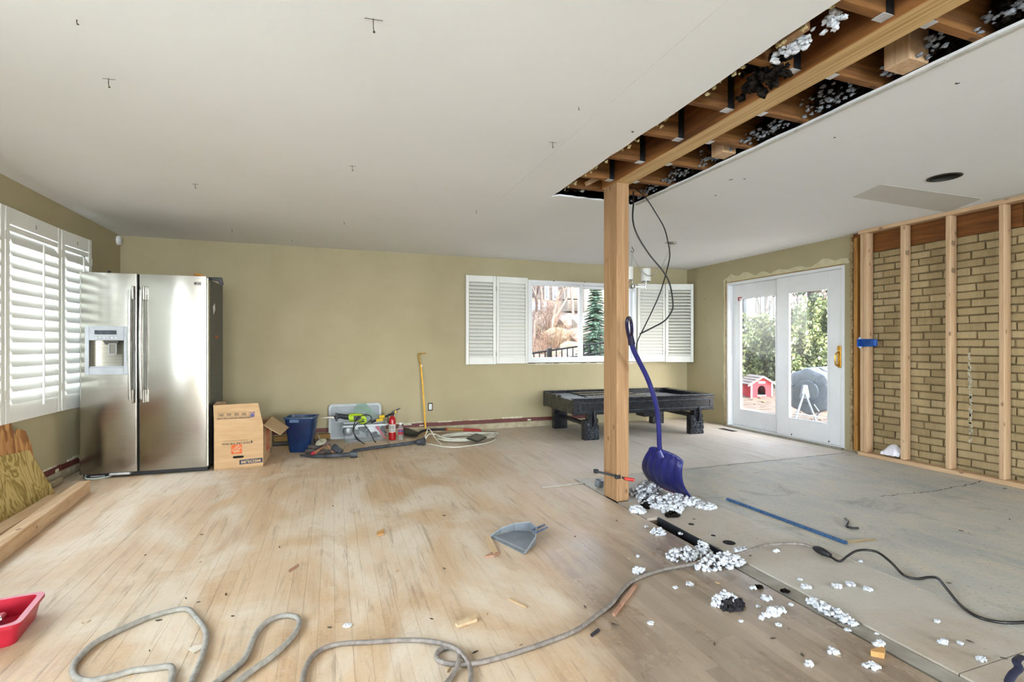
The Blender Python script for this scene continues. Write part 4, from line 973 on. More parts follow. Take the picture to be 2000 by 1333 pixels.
# contents
def roll(u, v, Y, r, label, mat, name, cat):
    c = PY(u, v, Y); o = MB()
    o.tube([c+Vector((r*math.cos(a), .0, r*math.sin(a))) for a in [2*PI*k/18 for k in range(18)]], r*.32, 7, closed=True)
    return tag(o.build(name, mat, smooth=60), label, cat)
roll(681, 842, 6.24, .05, 'coiled black cord inside the clear tote at its left end', CAB, 'cord_coil', 'cord')
tag(MB().tube([PY(735, 833, 6.2), PY(742, 842, 6.2), PY(752, 857, 6.2)], [.02, .014, .009], 8).build('screwdriver_handle', plain('red_tool_grip', 'B83A4E', 'C8495C', .4), smooth=40), 'red handled tool slanting inside the clear tote', 'tool')
tag(MB().tube([PY(676, 861, 6.18), PY(700, 857, 6.18), PY(735, 857, 6.18), PY(741, 858, 6.18)], [.012, .013, .012, .014], 6, flat=.6).build('steel_wrench', plain('dull_tool_steel', '7A7F83', '8E9397', .35, .7)), 'long steel wrench lying in the bottom of the clear tote', 'wrench')
for i, (u, v, Y, s_) in enumerate(((695, 845, 6.25, .05), (708, 838, 6.27, .055), (720, 848, 6.22, .05), (733, 850, 6.27, .045), (746, 840, 6.27, .04))):
    c = PY(u, v, Y); m = MB().box(c, (s_*1.6, s_, s_*1.1), .012, Euler((.3*i, .5*i, .4*i)).to_matrix()); m.tube([c, c+Vector((.05, .0, .04-.02*i))], .009, 7)
    tag(m.build('power_tool_part', plain('dark_tool_body', '2B2D31', '3E4146', .5)), 'dark tool body inside the clear tote, %s from its left end' % ('first', 'second', 'third', 'fourth', 'fifth')[i], 'tool', 'tools heaped inside the tote')
Ys = 6.22
saw = thing('reciprocating_saw', 'lime green and black reciprocating saw lying across the clear tote', 'saw', tuple(PY(695, 826, Ys)))
LIME = plain('lime_green_plastic', 'A9C81E', 'B7D42C', .4)
m = MB().slab([PY(625, 817.5, Ys), PY(640, 814.5, Ys), PY(656, 814.5, Ys), PY(656, 818, Ys), PY(640, 817, Ys)], .002); m.build('blade', plain('dull_blade', 'B9B3A4', 'A39C8C', .4, .6), saw, world=True)
m = MB().tube([PY(653, 816, Ys), PY(658, 815, Ys), PY(664, 813, Ys), PY(674, 815, Ys), PY(684, 815, Ys)], [.018, .032, .026, .03, .034], 10); m.slab([PY(655, 806, Ys), PY(660, 808, Ys), PY(659, 823, Ys), PY(655, 822, Ys)], .05)
m.build('gear_housing', plain('black_rubber', '1C1D1F', '2A2B2E', .55), saw, world=True, smooth=35)
m = MB().tube([PY(681, 817, Ys), PY(686, 816, Ys), PY(695, 816, Ys), PY(702, 815.5, Ys), PY(709, 815, Ys)], [.04, .048, .05, .045, .032], 12); m.build('motor_body', LIME, saw, world=True, smooth=40)
MB().prism([(PY(u, v, Ys).x, PY(u, v, Ys).z) for u, v in ((690, 812), (702, 811), (706, 816), (700, 821), (691, 822))], .0, .055, Matrix.Translation((0, Ys, 0)) @ Matrix.Rotation(PI/2, 4, 'X')).build('body_panel', BLACKP, saw, world=True)
MB().tube(spline([PY(706, 813, Ys), PY(713, 818, Ys), PY(712, 826, Ys), PY(704, 825, Ys), PY(701, 820, Ys)], 5), .017, 9).build('grip', LIME, saw, world=True, smooth=50)
MB().tube(spline([PY(u, v, y) for u, v, y in ((711, 824, 6.2), (700, 826, 6.12), (694, 832, 6.06), (691, 843, 6.05), (696, 857, 6.04), (708, 865, 6.03), (717, 869, 6.02), (706, 864, 6.0), (693, 850, 6.04), (690, 838, 6.05), (695, 822, 6.1), (708, 812, 6.15), (722, 812, 6.18), (725, 820, 6.14), (716, 827, 6.08), (712, 830, 6.06), (722, 843, 6.05), (729, 858, 6.04), (736, 868, 6.02))], 5), .0055, 6).build('power_cord', CAB, saw, world=True, smooth=60)
cs = thing('clamshell_pack', 'clear greenish plastic clamshell pack heaped on the tote', 'packaging', tuple(PY(715, 826, 6.3)))
CLAM = m_glass('green_tinted_clamshell', (.9, .97, .93), 1.0, .35, 'A9C7B4')
MB().slab([PY(690, 804, 6.26), PY(712, 804, 6.24), PY(728, 803, 6.28), PY(714, 788, 6.36), PY(697, 790, 6.36)], .012).build('upper_shell', CLAM, cs, world=True)
def hump(u, v):
    a = PY(706+42*u, 824-8*math.sin(PI*u)-16*v*math.sin(PI*min(1, u+.1)), 6.2+.12*v); return a
MB().grid(hump, 10, 6).build('lower_shell', CLAM, cs, world=True, smooth=40)
yt = thing('caulk_gun', 'black and yellow bar tool sticking up out of the tote towards the extinguisher', 'tool', tuple(PY(735, 826, 6.24)))
MB().tube([PY(724, 826, 6.24), PY(740, 820, 6.24), PY(757, 812.5, 6.24), PY(765, 810, 6.24)], .012, 7).build('shaft', BLACKP, yt, world=True)
MB().tube([PY(741, 815, 6.22), PY(751, 814, 6.22)], .02, 8).build('yellow_collar', plain('tool_yellow', 'D9B21F', 'E2BE33', .4), yt, world=True)
MB().tube([PY(735, 822, 6.2), PY(748, 820, 6.2)], .016, 8).build('trigger', plain('tool_yellow', 'D9B21F'), yt, world=True)

# ------------------------------------------------------------------ fire extinguisher, bottle
pe = F(767, 861)
fe = thing('fire_extinguisher', 'small red fire extinguisher standing beside the clear tote', 'extinguisher', (pe.x, pe.y+.04, 0))
RED = plain('extinguisher_red', '9E1216', 'B01A1D', .25)
MB().lathe([(.036, 0), (.042, .006), (.042, .235), (.036, .262), (.018, .28), (.016, .295)], None, 20).build('cylinder', RED, fe, smooth=40)
m = MB(); R_ = .0425
m.v = [(R_*math.cos(a), R_*math.sin(a), z) for z in (.095, .19) for a in [-PI*.95+PI*.75*k/10 for k in range(11)]]; m.f = [(i, i+1, 12+i, 11+i) for i in range(10)]
lb = m.build('instruction_label', plain('printed_label', 'D6D0C6', 'B9AFA6', .6, scale=60), fe, smooth=60)
for z in (.11, .135, .15, .165):
    m = MB(); R2 = .0428; m.v = [(R2*math.cos(a), R2*math.sin(a), zz) for zz in (z, z+.007) for a in [-PI*.85+PI*.5*k/8 for k in range(9)]]; m.f = [(i, i+1, 10+i, 9+i) for i in range(8)]
    m.build('print_line', plain('label_print', '4A4345'), lb, smooth=60)
MB().lathe([(.02, .293), (.022, .315), (.012, .325)], None, 12).build('valve', BLACKP, fe)
MB().slab([(-.01, -.01, .318), (.09, -.01, .365), (.095, -.01, .378), (-.01, -.01, .338)], .022).build('lever', BLACKP, fe)
MB().slab([(.0, -.008, .305), (.06, -.008, .325), (.06, -.008, .334), (.0, -.008, .318)], .018).build('lower_lever', BLACKP, fe)
MB().box((.035, -.012, .335), (.02, .03, .03), .004).build('safety_tag', plain('tool_yellow', 'D9B21F'), fe)
MB().tube(spline([(-.02, .0, .31), (-.045, .01, .30), (-.05, .01, .26), (-.048, .005, .2)], 5), .007, 7).build('hose', BLACKP, fe, smooth=60)
pb = F(783, 862)
bt = thing('water_bottle', 'small clear water bottle with a red and blue label', 'bottle', (pb.x, pb.y+.03, 0))
MB().lathe([(.028, 0), (.031, .01), (.031, .05), (.029, .06), (.031, .07), (.031, .14), (.027, .16), (.013, .185), (.013, .195)], None, 18).build('bottle_body', m_glass('thin_clear_pet', (.97, .98, .99), 1.2, .16, 'DADFE4'), bt, smooth=50)
MB().lathe([(.0315, .075), (.0315, .135)], None, 18, cap=False).build('label_band', plain('red_label', 'A9283A', 'B5354A', .5), bt, smooth=60)
MB().lathe([(.0318, .108), (.0318, .126)], None, 18, cap=False).build('blue_stripe', plain('blue_label', '3E4F8E', '4C5D9C', .5), bt, smooth=60)
MB().lathe([(.015, .19), (.015, .21), (.012, .211)], None, 14).build('cap', plain('white_cap', 'E2E4E4'), bt)

# ------------------------------------------------------------------ shovel, crowbar, outlet, coil, panel
sh_ = thing('digging_shovel', 'long handled black shovel lying along the back wall with red grip', 'shovel', tuple(F(860, 848)))
def Pz(u, v, z): return F(u, v, z)
def blade(s_, t_):
    a = Pz(788, 833, .07).lerp(Pz(789, 851, .03), t_); b = Pz(818, 846, .05).lerp(Pz(812, 854, .02), t_); p = a.lerp(b, s_); p.z += .02*math.sin(PI*t_)*(1-s_*.3); return p
o = MB().grid(blade, 6, 6).build('shovel_blade', plain('black_steel_shovel', '1B1B1C', '2B2A29', .45, .3), sh_, world=True, smooth=50); md = o.modifiers.new('thick', 'SOLIDIFY'); md.thickness = .004
hp = [(812, 852, .03), (818, 847, .045), (826, 842.5, .06), (840, 840, .06), (871, 839, .055)]
MB().tube(spline([Pz(*p) for p in hp], 5), [.016]*21, 9).build('socket', plain('black_steel_shovel', '1B1B1C'), sh_, world=True, smooth=60)
MB().tube([Pz(871, 839, .055), Pz(874, 839, .055)], .021, 9).build('ferrule_ring', plain('red_tool_paint', '9A241C', 'A83026', .4), sh_, world=True)
MB().tube([Pz(874, 839, .055), Pz(905, 840, .05)], .018, 9).build('shaft', wood('tan_handle', 'B98E5C', 'A0773F', axis=0), sh_, world=True, smooth=60)
MB().tube([Pz(905, 840, .05), Pz(925, 840.5, .045), Pz(936, 842, .04), Pz(939, 842.5, .04)], [.019, .02, .024, .012], 9).build('grip', plain('red_tool_paint', '9A241C'), sh_, world=True, smooth=50)
cb_ = thing('crowbar', 'tall yellow wrecking bar leaning on the back wall', 'crowbar', tuple(F(834, 847)))
YEL = plain('wrecking_bar_yellow', 'DDA11A', 'E8B232', .4, scale=20)
Yw = 6.47
bot, mid, tp = F(832, 848, .005), PY(826, 760, 6.42), PY(821.5, 712, Yw)
MB().tube(spline([bot+Vector((0, 0, .0)), bot.lerp(tp, .12), mid, tp], 5), [.006, .010, .011, .011, .011, .0115, .0115, .0115, .0115, .0115, .0115, .0115, .0115, .0115, .0115, .0115], 8).build('bar', YEL, cb_, world=True, smooth=60)
MB().tube(spline([tp, PY(818, 698, Yw-.005), PY(819, 692.5, Yw-.01), PY(824, 691, Yw-.02), PY(833, 690.5, Yw-.02)], 5), [.0115]*8+[.012]*6+[.010, .009, .009, .008, .007, .006, .004], 8).build('hook', plain('worn_bar_end', 'B58A2A', '8E6A28', .45, .1), cb_, world=True, smooth=60)
p = PY(823.5, 715, Yw-.012); MB().box(p, (.016, .003, .03), .001).build('bar_sticker', plain('white_sticker', 'E5E5E0'), cb_, world=True)
po = PY(840.5, 795, YB)
ot = thing('power_outlet', 'bare white power outlet in the back wall without cover', 'outlet', (po.x, YB, po.z-.05))
MB().b2((-.03, -.003, .0), (.03, .001, .1), .002).build('wall_cutout', DARK, ot)
MB().b2((-.02, -.009, .012), (.02, -.001, .088), .004).build('receptacle', VINYL, ot)
for z in (.033, .067):
    m = MB(); m.b2((-.009, -.0098, z-.007), (-.006, -.0085, z+.007)); m.b2((.006, -.0098, z-.007), (.009, -.0085, z+.007)); m.build('slot', DARK, ot)
# coil of white cable
m = MB(); rr = random.Random(21); c0 = Vector((1.49, 5.93, 0)); pts = []
for k in range(11*26):
    lp = k/26; a = 2*PI*lp+.3; L = int(lp); q = random.Random(L*7+3); q2 = random.Random((L+1)*7+3); f_ = lp-L
    def par(q): return (q.uniform(.17, .42), q.uniform(.09, .31), q.uniform(-.09, .09), q.uniform(-.07, .07), q.uniform(.007, .045))
    a1, a2 = par(q), par(q2); rx, ry, ox, oy, oz = [x+(y-x)*f_ for x, y in zip(a1, a2)]
    pts.append(c0+Vector((rx*math.cos(a)+ox, ry*math.sin(a)+oy, oz)))
WCAB = plain('white_cable', 'C9C6B4', 'D8D5C6', .45)
coil = thing('cable_coil', 'loose coil of white cable on the floor by the back wall', 'cable', (c0.x, c0.y, 0))
MB().tube(pts, .0062, 6).build('main_loops', WCAB, coil, world=True, smooth=60)
for k, pp in enumerate([[(828, 858, .02), (833, 846, .08), (836, 838, .13), (842, 842, .12), (850, 856, .05), (862, 868, .01)], [(829, 862, .02), (836, 850, .09), (845, 848, .09), (858, 852, .06), (868, 860, .03)], [(830, 866, .01), (840, 868, .01), (860, 872, .008), (890, 874, .008), (925, 870, .008), (950, 866, .008), (966, 860, .01), (962, 854, .012), (940, 851, .012)]]):
    MB().tube(spline([F(*p) for p in pp], 6), .0062, 6).build('loose_loop', WCAB, coil, world=True, smooth=60)
bp = [F(911, 856, .055), F(933, 863, .05), F(951, 854, .06), F(930, 847, .068)]
pn = thing('tablet', 'flat black framed panel resting on the white cable coil', 'panel', tuple(sum(bp, Vector())/4))
MB().slab(bp, .012).build('frame', BLACKP, pn, world=True)
ctr = sum(bp, Vector())/4
MB().slab([ctr+(q-ctr)*.8+Vector((0, 0, .0012)) for q in bp], .002).build('screen', plain('dusty_black_screen', '3B3E40', '4A4D50', .3, scale=20), pn, world=True)
tag(MB().slab([F(935, 846, .01), F(972, 848, .01), F(970, 843.5, .01), F(935, 843, .01)], .008).build('black_batten', BLACKP), 'thin black strip lying on the floor beyond the cable coil', 'strip')

# ------------------------------------------------------------------ vacuum wands, hammer heap
DUSTY = plain('dusty_black_plastic', '23272C', '4A4F55', .55, scale=14)
wd = thing('vacuum_wand', 'long black vacuum wand with flared end lying before the tote', 'vacuum wand', tuple(F(760, 872)))
MB().tube([F(690, 881, .02), F(722, 876, .022), F(762, 871, .024), F(815, 864, .026)], [.016, .017, .018, .02], 12).build('tube', DUSTY, wd, world=True, smooth=60)
MB().tube([F(813, 864.5, .03), F(817, 864, .036), F(822, 863.5, .038), F(829, 862.5, .045)], [.022, .034, .034, .05], 14).build('flared_end', DUSTY, wd, world=True, smooth=45)
MB().tube([F(715.5, 876.5, .022), F(717.5, 876.5, .022)], .019, 12).build('white_band', plain('white_tape', 'DADAD6'), wd, world=True)
w2 = thing('vacuum_nozzle', 'dusty black crevice nozzle lying in front of the blue bin', 'vacuum nozzle', tuple(F(645, 890)))
MB().tube([F(587, 890, .012), F(612, 892, .02), F(645, 891, .028), F(672, 889, .032), F(684, 888, .034)], [.012, .02, .026, .029, .03], 12, flat=.75).build('tube', DUSTY, w2, world=True, smooth=60)
MB().tube([F(684, 888, .036), F(698, 887, .036)], [.037, .037], 12).build('collar', DUSTY, w2, world=True, smooth=30)
w3 = thing('vacuum_elbow', 'short black vacuum elbow standing on end behind the nozzle', 'vacuum fitting', tuple(F(662, 880)))
MB().tube([F(667, 884, .03), F(660, 880, .05), F(652, 874, .075)], [.034, .034, .038], 14).build('tube', DUSTY, w3, world=True, smooth=40)
hm = thing('hammer', 'wooden handled hammer with a red grip end in the tool heap', 'hammer', tuple(F(625, 884)))
MB().tube([F(612, 886, .03), F(622, 880, .045), F(634, 871, .07)], [.017, .015, .013], 9).build('handle', wood('hammer_handle', 'B5876A', '94674A', axis=0), hm, world=True, smooth=60)
MB().tube([F(610, 887.5, .028), F(613, 885.5, .032)], [.016, .019], 9).build('red_end', plain('red_dip', 'C0303F', 'CB3D4B', .4), hm, world=True)
MB().box(F(636, 869, .08), (.1, .03, .032), .006, Matrix.Rotation(.4, 3, 'Z')).build('head', plain('dull_tool_steel', '7A7F83'), hm, world=True)
ss = thing('rubber_mallet', 'mallet with tan handle leaning in the tool heap', 'mallet', tuple(F(650, 884)))
MB().tube([F(637, 868, .09), F(645, 876, .06), F(652, 885, .025)], [.014, .015, .015], 9).build('handle', wood('hammer_handle', 'B5876A', '94674A', axis=0), ss, world=True, smooth=60)
MB().tube([F(628, 868, .1), F(641, 866, .1)], .03, 12).build('head', plain('brown_rubber', '5A4A42', '6B5A50', .7), ss, world=True)
ds = thing('disc_plunger', 'pale disc on a thin rod resting on the tool heap', 'disc tool', tuple(F(627, 868)))
MB().lathe([(.0, -.004), (.055, -.004), (.058, 0), (.055, .005), (.02, .007), (.0, .007)], Matrix.Translation(F(627, 864, .12)) @ Matrix.Rotation(.35, 4, 'X') @ Matrix.Rotation(-.3, 4, 'Y'), 22, cap=False).build('disc', plain('pale_sanding_disc', 'A9A58E', 'B9B59F', .7, scale=20), ds, world=True, smooth=40)
MB().tube([F(627, 864, .123), F(620, 848, .19)], .006, 7).build('rod', plain('dull_blade', 'B9B3A4'), ds, world=True)
rr = random.Random(77)
for i, (u, v, z, s_) in enumerate(((606, 880, .03, .045), (612, 872, .06, .05), (622, 874, .05, .04), (634, 881, .03, .04), (643, 881, .03, .035), (628, 884, .025, .03))):
    m = MB(); c = F(u, v+2, z); m.blob(c, s_, 2, .12, (1.2, .8, .7), rr)
    tag(m.build('work_rag', plain('dusty_canvas', '3E3A38', '5B544F', .9, scale=20, bump=.4) if i % 2 == 0 else plain('brown_leather', '4A4039', '5B5048', .8, scale=20), smooth=50), '%s in the tool heap by the bin, %s' % (('dark work glove', 'brown leather scrap')[i % 2], ('lowest left one', 'one against the bin', 'one under the pale disc', 'one in front of the mallet', 'one by the elbow', 'one behind the nozzle')[i]), 'rag', 'rags in the tool heap')
# ------------------------------------------------------------------ dismantled pool table
pt = thing('pool_table_frame', 'dismantled black pool table frame on carved legs below the back window', 'pool table', (2.66, 5.335, 0), math.radians(-2.6))
WORN_HILITE = plain('worn_highlit_black_edges', '23272D', '4C525A', .3, scale=14)  # lighter black: wear plus highlights painted into the edge and carving colour
TLn, TD = 1.96, 1.02; z0, z1 = .30, .487
front_b = MB().b2((0, 0, z0), (TLn, .05, z1), .006)
fb = front_b.build('front_apron', BLACKWOOD, pt)
m = MB(); 
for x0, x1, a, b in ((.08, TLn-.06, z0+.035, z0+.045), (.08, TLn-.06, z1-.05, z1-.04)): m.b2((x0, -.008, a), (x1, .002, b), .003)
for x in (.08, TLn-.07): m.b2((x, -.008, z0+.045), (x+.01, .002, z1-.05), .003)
m.build('apron_molding', WORN_HILITE, fb)
MB().b2((-.005, -.012, z1-.0), (TLn+.005, .07, z1+.014), .005).build('front_rail', WORN_HILITE, pt)
MB().b2((0, .05, z0+.01), (.045, TD-.05, z1-.01), .006).build('left_apron', BLACKWOOD, pt)
m = MB(); m.b2((.0, .45, z1-.01), (.03, .52, z1+.012), .004); m.b2((.0, .62, z1-.01), (.03, TD-.05, z1+.006), .004); m.build('broken_rail', BLACKWOOD, pt)
MB().b2((TLn-.045, .05, z0), (TLn, TD-.05, z1), .006).build('right_apron', BLACKWOOD, pt)
MB().b2((TLn-.10, .06, z1), (TLn+.005, TD-.05, z1+.014), .005).build('right_rail', BLACKWOOD, pt)
MB().b2((0, TD-.05, z0), (TLn, TD, z1+.02), .006).build('back_apron', BLACKWOOD, pt)
GR = plain('grey_slate_boards', '5B6168', '82888E', .45, scale=6, stretch=(1, 8, 1))
for k in range(7):
    x = .05+k*.263
    MB().b2((x+.003, .055, z1-.075), (x+.258, TD-.055, z1-.045 + (.03 if k < 3 else 0)), .003).build('bed_board', GR, pt)
for k in range(3): MB().b2((.30+k*.02, .2+k*.26, z1-.014), (1.1, .36+k*.26, z1+.004), .004).build('loose_slat', BLACKWOOD, pt)
def leg(x, y, carved, flip=1):
    m = MB()
    if not carved:
        return MB().b2((x, y, 0), (x+.19, y+.1, z0), .005).build('leg', BLACKWOOD, pt)
    prof = [(.0, 0), (.185, 0), (.192, .02), (.18, .05), (.196, .085), (.18, .125), (.188, .16), (.165, .19), (.18, .215), (.172, .25), (.155, .262), (.155, z0+.06), (.05, z0+.06), (.05, .235), (.03, .24), (.0, .235)]
    if flip < 0: prof = [(.19-a, b) for a, b in prof]
    l_ = MB().prism(prof, 0, .09, XZ(x, y+.075, 0)).build('leg', BLACKWOOD, pt)
    c = Vector((x+(.105 if flip > 0 else .085), y-.019, .088)); sp = []
    for k in range(46): a = k/46*2*PI*2.2; r = .012+.04*k/46; sp.append(c+Vector((flip*r*math.cos(a), 0, r*math.sin(a))))
    MB().tube(sp, .007, 6).build('scroll', WORN_HILITE, l_, smooth=60)
    ou = [c+Vector((flip*(.068+.009*math.cos(6*a))*math.cos(a), .003, (.068+.009*math.cos(6*a))*math.sin(a))) for a in [2*PI*k/48 for k in range(48)]]
    MB().tube(ou, .008, 6, closed=True).build('petal_rim', WORN_HILITE, l_, smooth=60)
    m = MB().blob(c+Vector((0, .004, 0)), .013, 2, 0, (1, .8, 1)); m.blob(c+Vector((-flip*.055, .004, .095)), .018, 2, 0, (1, .6, 1.2)); m.build('boss', WORN_HILITE, l_, smooth=60)
    m = MB().tube([c+Vector((0, 0, .08)), c+Vector((flip*.012, -.004, .15)), c+Vector((flip*.008, 0, .26))], [.03, .04, .028], 10, flat=.5); m.build('leg_tongue', BLACKWOOD, l_, smooth=60)
    return l_
leg(.145, .02, True); leg(TLn-.345, .02, True, 1); leg(.12, TD-.12, False); leg(TLn-.33, TD-.12, False)
MB().b2((.20, .12, .15), (.26, TD-.1, .19), .004).build('stretcher', BLACKWOOD, pt)
MB().b2((TLn-.27, .12, .2), (TLn-.2, TD-.1, .25), .004).build('stretcher', BLACKWOOD, pt)
MB().b2((1.12, .3, .2), (1.36, .5, z0+.02), .005).build('centre_block', BLACKWOOD, pt)

# ------------------------------------------------------------------ snow shovel leaning at the post
ssv = thing('snow_shovel', 'navy blue snow shovel with bent handle standing against the post', 'snow shovel', (2.35, 3.25, 0))
NAVY = plain('navy_snow_shovel_plastic', '1C1E5A', '26296B', .35, scale=10)
# blade: lower edge on the floor, top curled back; corners found on the picture's own floor line
c_lo_r, c_lo_l = F(1354, 977, .01), F(1268, 941, .02)
c_up_l, c_up_r = PD(1268, 868, 3.72), PD(1334, 893, 3.52)
def blf(u, v):                       # u across left->right, v bottom->top
    lo = c_lo_l.lerp(c_lo_r, u); hi = c_up_l.lerp(c_up_r, u); p = lo.lerp(hi, v)
    ax = (c_lo_r-c_lo_l).normalized(); nrm = ax.cross(Vector((0, 0, 1))).normalized()
    bow = .06*math.sin(PI*min(1, v*1.02))                        # convex back towards the camera
    bulge = .05*math.sin(PI*u)*(1-.4*v)
    rib = .008*(abs(math.sin(PI*u*6))**.6) if .14 < v < .86 else 0
    side = ax*((u-.5)*.03*math.sin(PI*v))
    edge = Vector((0, 0, -.03*(2*u-1)**4*v))
    return p+nrm*(bow*-1*-1+rib)+nrm*(bulge*.5)+side+edge
g = MB().grid(blf, 36, 18); o = g.build('scoop', NAVY, ssv, world=True, smooth=70); md = o.modifiers.new('thick', 'SOLIDIFY'); md.thickness = .006
for k in range(9):
    if k == 4: continue
    u = .06+k*.11; MB().tube([blf(u, .98), blf(u, .93), blf(u, .86)], .006, 6).build('top_rib', NAVY, o, world=True, smooth=60)
MB().tube([blf(k/24, .02)+Vector((0, 0, .002)) for k in range(25)], .006, 6).build('wear_strip', plain('dark_red_wear_strip', '5E1E33', '4A1A30', .5), o, world=True)
hs = [(1299, 905, 3.66), (1292, 890, 3.65), (1288, 872, 3.64), (1287, 840, 3.62), (1284, 806, 3.6), (1277, 775, 3.57), (1264, 738, 3.54), (1248, 706, 3.50), (1238, 685, 3.47), (1233, 668, 3.45)]
MB().tube(spline([PD(*p) for p in hs], 5), .0175, 12).build('handle_tube', NAVY, ssv, world=True, smooth=60)
MB().tube([PD(1234, 673, 3.45), PD(1231, 655, 3.43)], [.024, .02], 12).build('grip_socket', plain('black_violet_grip', '18142E', '231D3C', .4), ssv, world=True, smooth=45)
gp = [PD(u, v, d) for u, v, d in ((1229, 660, 3.43), (1226, 648, 3.40), (1224, 632, 3.36), (1226, 623, 3.36), (1230, 622, 3.44), (1233, 632, 3.5), (1234, 648, 3.48), (1232, 660, 3.45))]
MB().tube(spline(gp, 5, True), .012, 9, closed=True).build('d_grip', plain('black_violet_grip', '18142E', '231D3C', .4), ssv, world=True, smooth=60)
MB().tube([PD(1287, 879, 3.64), PD(1293, 893, 3.64)], [.024, .03], 10).build('blade_socket', NAVY, ssv, world=True, smooth=45)

# ------------------------------------------------------------------ bar clamp at the post
bc = thing('bar_clamp', 'black bar clamp with red handle gripping the foot of the post', 'clamp', tuple(F(1200, 985)))
zc = .19
a, b = Vector((1.845, 3.20, .215)), Vector((2.06, 3.12, .165))
a = F(1163, 921, .215); b = F(1222, 935, .165)
MB().box((a+b)/2, ((b-a).length, .006, .016), .001, (b-a).to_track_quat('X', 'Z').to_matrix()).build('bar', plain('black_steel_bar', '2A2B2E', '3B3C40', .4, .6), bc, world=True)
MB().box(a+Vector((.005, .0, -.0)), (.03, .03, .03), .004).build('fixed_jaw', BLACKP, bc, world=True)
MB().box(a.lerp(b, .74), (.04, .03, .035), .005).build('sliding_jaw', BLACKP, bc, world=True)
MB().tube([b-Vector((.012, 0, 0)), F(1238, 938, .155)], [.011, .0125], 9).build('red_handle', plain('red_clamp_handle', 'B82A22', 'C8372C', .4), bc, world=True, smooth=40)
tag(MB().box(F(1171, 944, .035), (.07, .05, .06), .008, Euler((.1, .2, .5)).to_matrix()).build('metal_bracket', plain('grey_cast_metal', '6C7074', '8A8E92', .45, .6)), 'small grey metal bracket on the floor left of the post', 'bracket')
tag(MB().b2((1.55, 3.66, 0), (1.93, 3.675, .008), .001).build('thin_rod', plain('dull_blade', 'B9B3A4')), 'thin metal rod lying on the floor behind the post', 'rod')

# ------------------------------------------------------------------ insulation on the floor
pile = thing('insulation_pile', 'large heap of white cellulose insulation at the foot of the post', 'insulation', tuple(F(1300, 985)))
pl = [(1250, 968, .10, .1, .055), (1275, 985, .13, .1, .06), (1300, 990, .14, .09, .065), (1320, 982, .1, .08, .05), (1345, 985, .11, .05, .035), (1265, 955, .1, .08, .05), (1310, 1000, .1, .04, .04), (1375, 992, .08, .04, .02), (1240, 1000, .05, .04, .03)]
for i, (u, v, sx, sy, sz) in enumerate(pl):
    c = F(u, v); fluff('fluff_lump', (c.x+.02, c.y, 0), sx*.85, sy*1.3, sz*1.2, 70, .0135, FLUFF, seed=500+i, parent=pile)
for u, v in ((1258, 990), (1310, 1007), (1262, 975)):
    c = F(u, v); fluff('dark_clot', (c.x, c.y-.02, 0), .045, .03, .03, 26, .012, FLUFFD, seed=int(u+v), parent=pile)
clumps = [(1335, 1088, .1, .065, .05, 90, 'white insulation clump lying left of the cord at the floor slot'), (1372, 1080, .04, .05, .06, 50, None), (1405, 1105, .15, .055, .06, 150, 'longest white insulation clump, just right of the cord crossing'), (1285, 1043, .04, .04, .035, 36, 'round insulation tuft on the boards beside the open slot'),
          (1620, 1197, .085, .03, .03, 70, 'long white insulation clump lying in the slot by the plywood'), (1512, 1200, .055, .018, .028, 50, 'white insulation clump on the boards right of the sooty one'), (1248, 1118, .03, .022, .025, 30, 'insulation tuft touching the near side of the cord'),
          (1448, 1077, .04, .02, .02, 30, 'flat insulation tuft on the plywood just beyond the cord')]
for i, (u, v, sx, sy, sz, n, lab) in enumerate(clumps):
    c = F(u, v); zb = -.002 if i == 4 else 0
    if i == 4: c.x = 1.972
    fluff('insulation_clump', (c.x, c.y, zb), sx if i != 4 else .03, sy if i != 4 else .11, sz, n, .0105, FLUFF, lab or 'tall white insulation clump at the near end of the open slot', seed=600+i, group='insulation clumps on the floor')
sc_ = thing('sooty_clump', 'sooty black and white insulation clump on the boards', 'insulation', tuple(F(1425, 1187)))
c = F(1425, 1187); fluff('white_fluff', (c.x, c.y+.03, 0), .06, .035, .06, 60, .010, FLUFF, seed=700, parent=sc_); fluff('black_fluff', (c.x+.01, c.y-.005, 0), .055, .03, .035, 50, .011, plain('sooty_black_fluff', '0C0A0C', '2A2428', .95, scale=60), seed=701, parent=sc_)
small = [(1497, 1171, .02), (1573, 1148, .018), (1634, 1147, .02), (1661, 1143, .018), (1695, 1153, .016), (1516, 1078, .015), (1347, 1143, .016), (1320, 1149, .01), (1563, 1133, .01), (1472, 1151, .014), (1545, 1183, .009), (1480, 1186, .009), (1488, 1209, .012), (1521, 1222, .01), (1578, 1298, .016), (1700, 1303, .02), (1716, 1256, .02), (1628, 1276, .018), (1842, 1257, .016), (1918, 1290, .014), (1875, 1258, .01), (1830, 1215, .01), (1713, 1235, .008), (1680, 1098, .01), (1246, 1088, .01), (1330, 1044, .012), (1262, 1030, .012), (1655, 1232, .01), (1447, 1215, .008), (1270, 1219, .011), (676, 1224, .012)]
for i, (u, v, r) in enumerate(small):
    c = F(u, v); z = 0
    if 1.92 < c.x < 2.02 and c.y < 2.1: z = -.01
    fluff('insulation_flake', (c.x, c.y, z), r*1.0, r*.75, r*.7, 12, r*.48, FLUFF, 'small white insulation flake scattered on the floor right of the boards' if c.x > 2.02 else 'small white insulation flake scattered on the oak boards', seed=800+i, group='insulation flakes on the floor', jit=.5)
for i, (u, v) in enumerate(((1483, 1149), (1533, 1157))):
    c = F(u, v); fluff('soot_flake', (c.x, c.y, 0), .016, .012, .012, 12, .007, FLUFFD, ('small black soot flake left of the floor slot', 'small black soot flake at the edge of the floor slot')[i], seed=900+i)

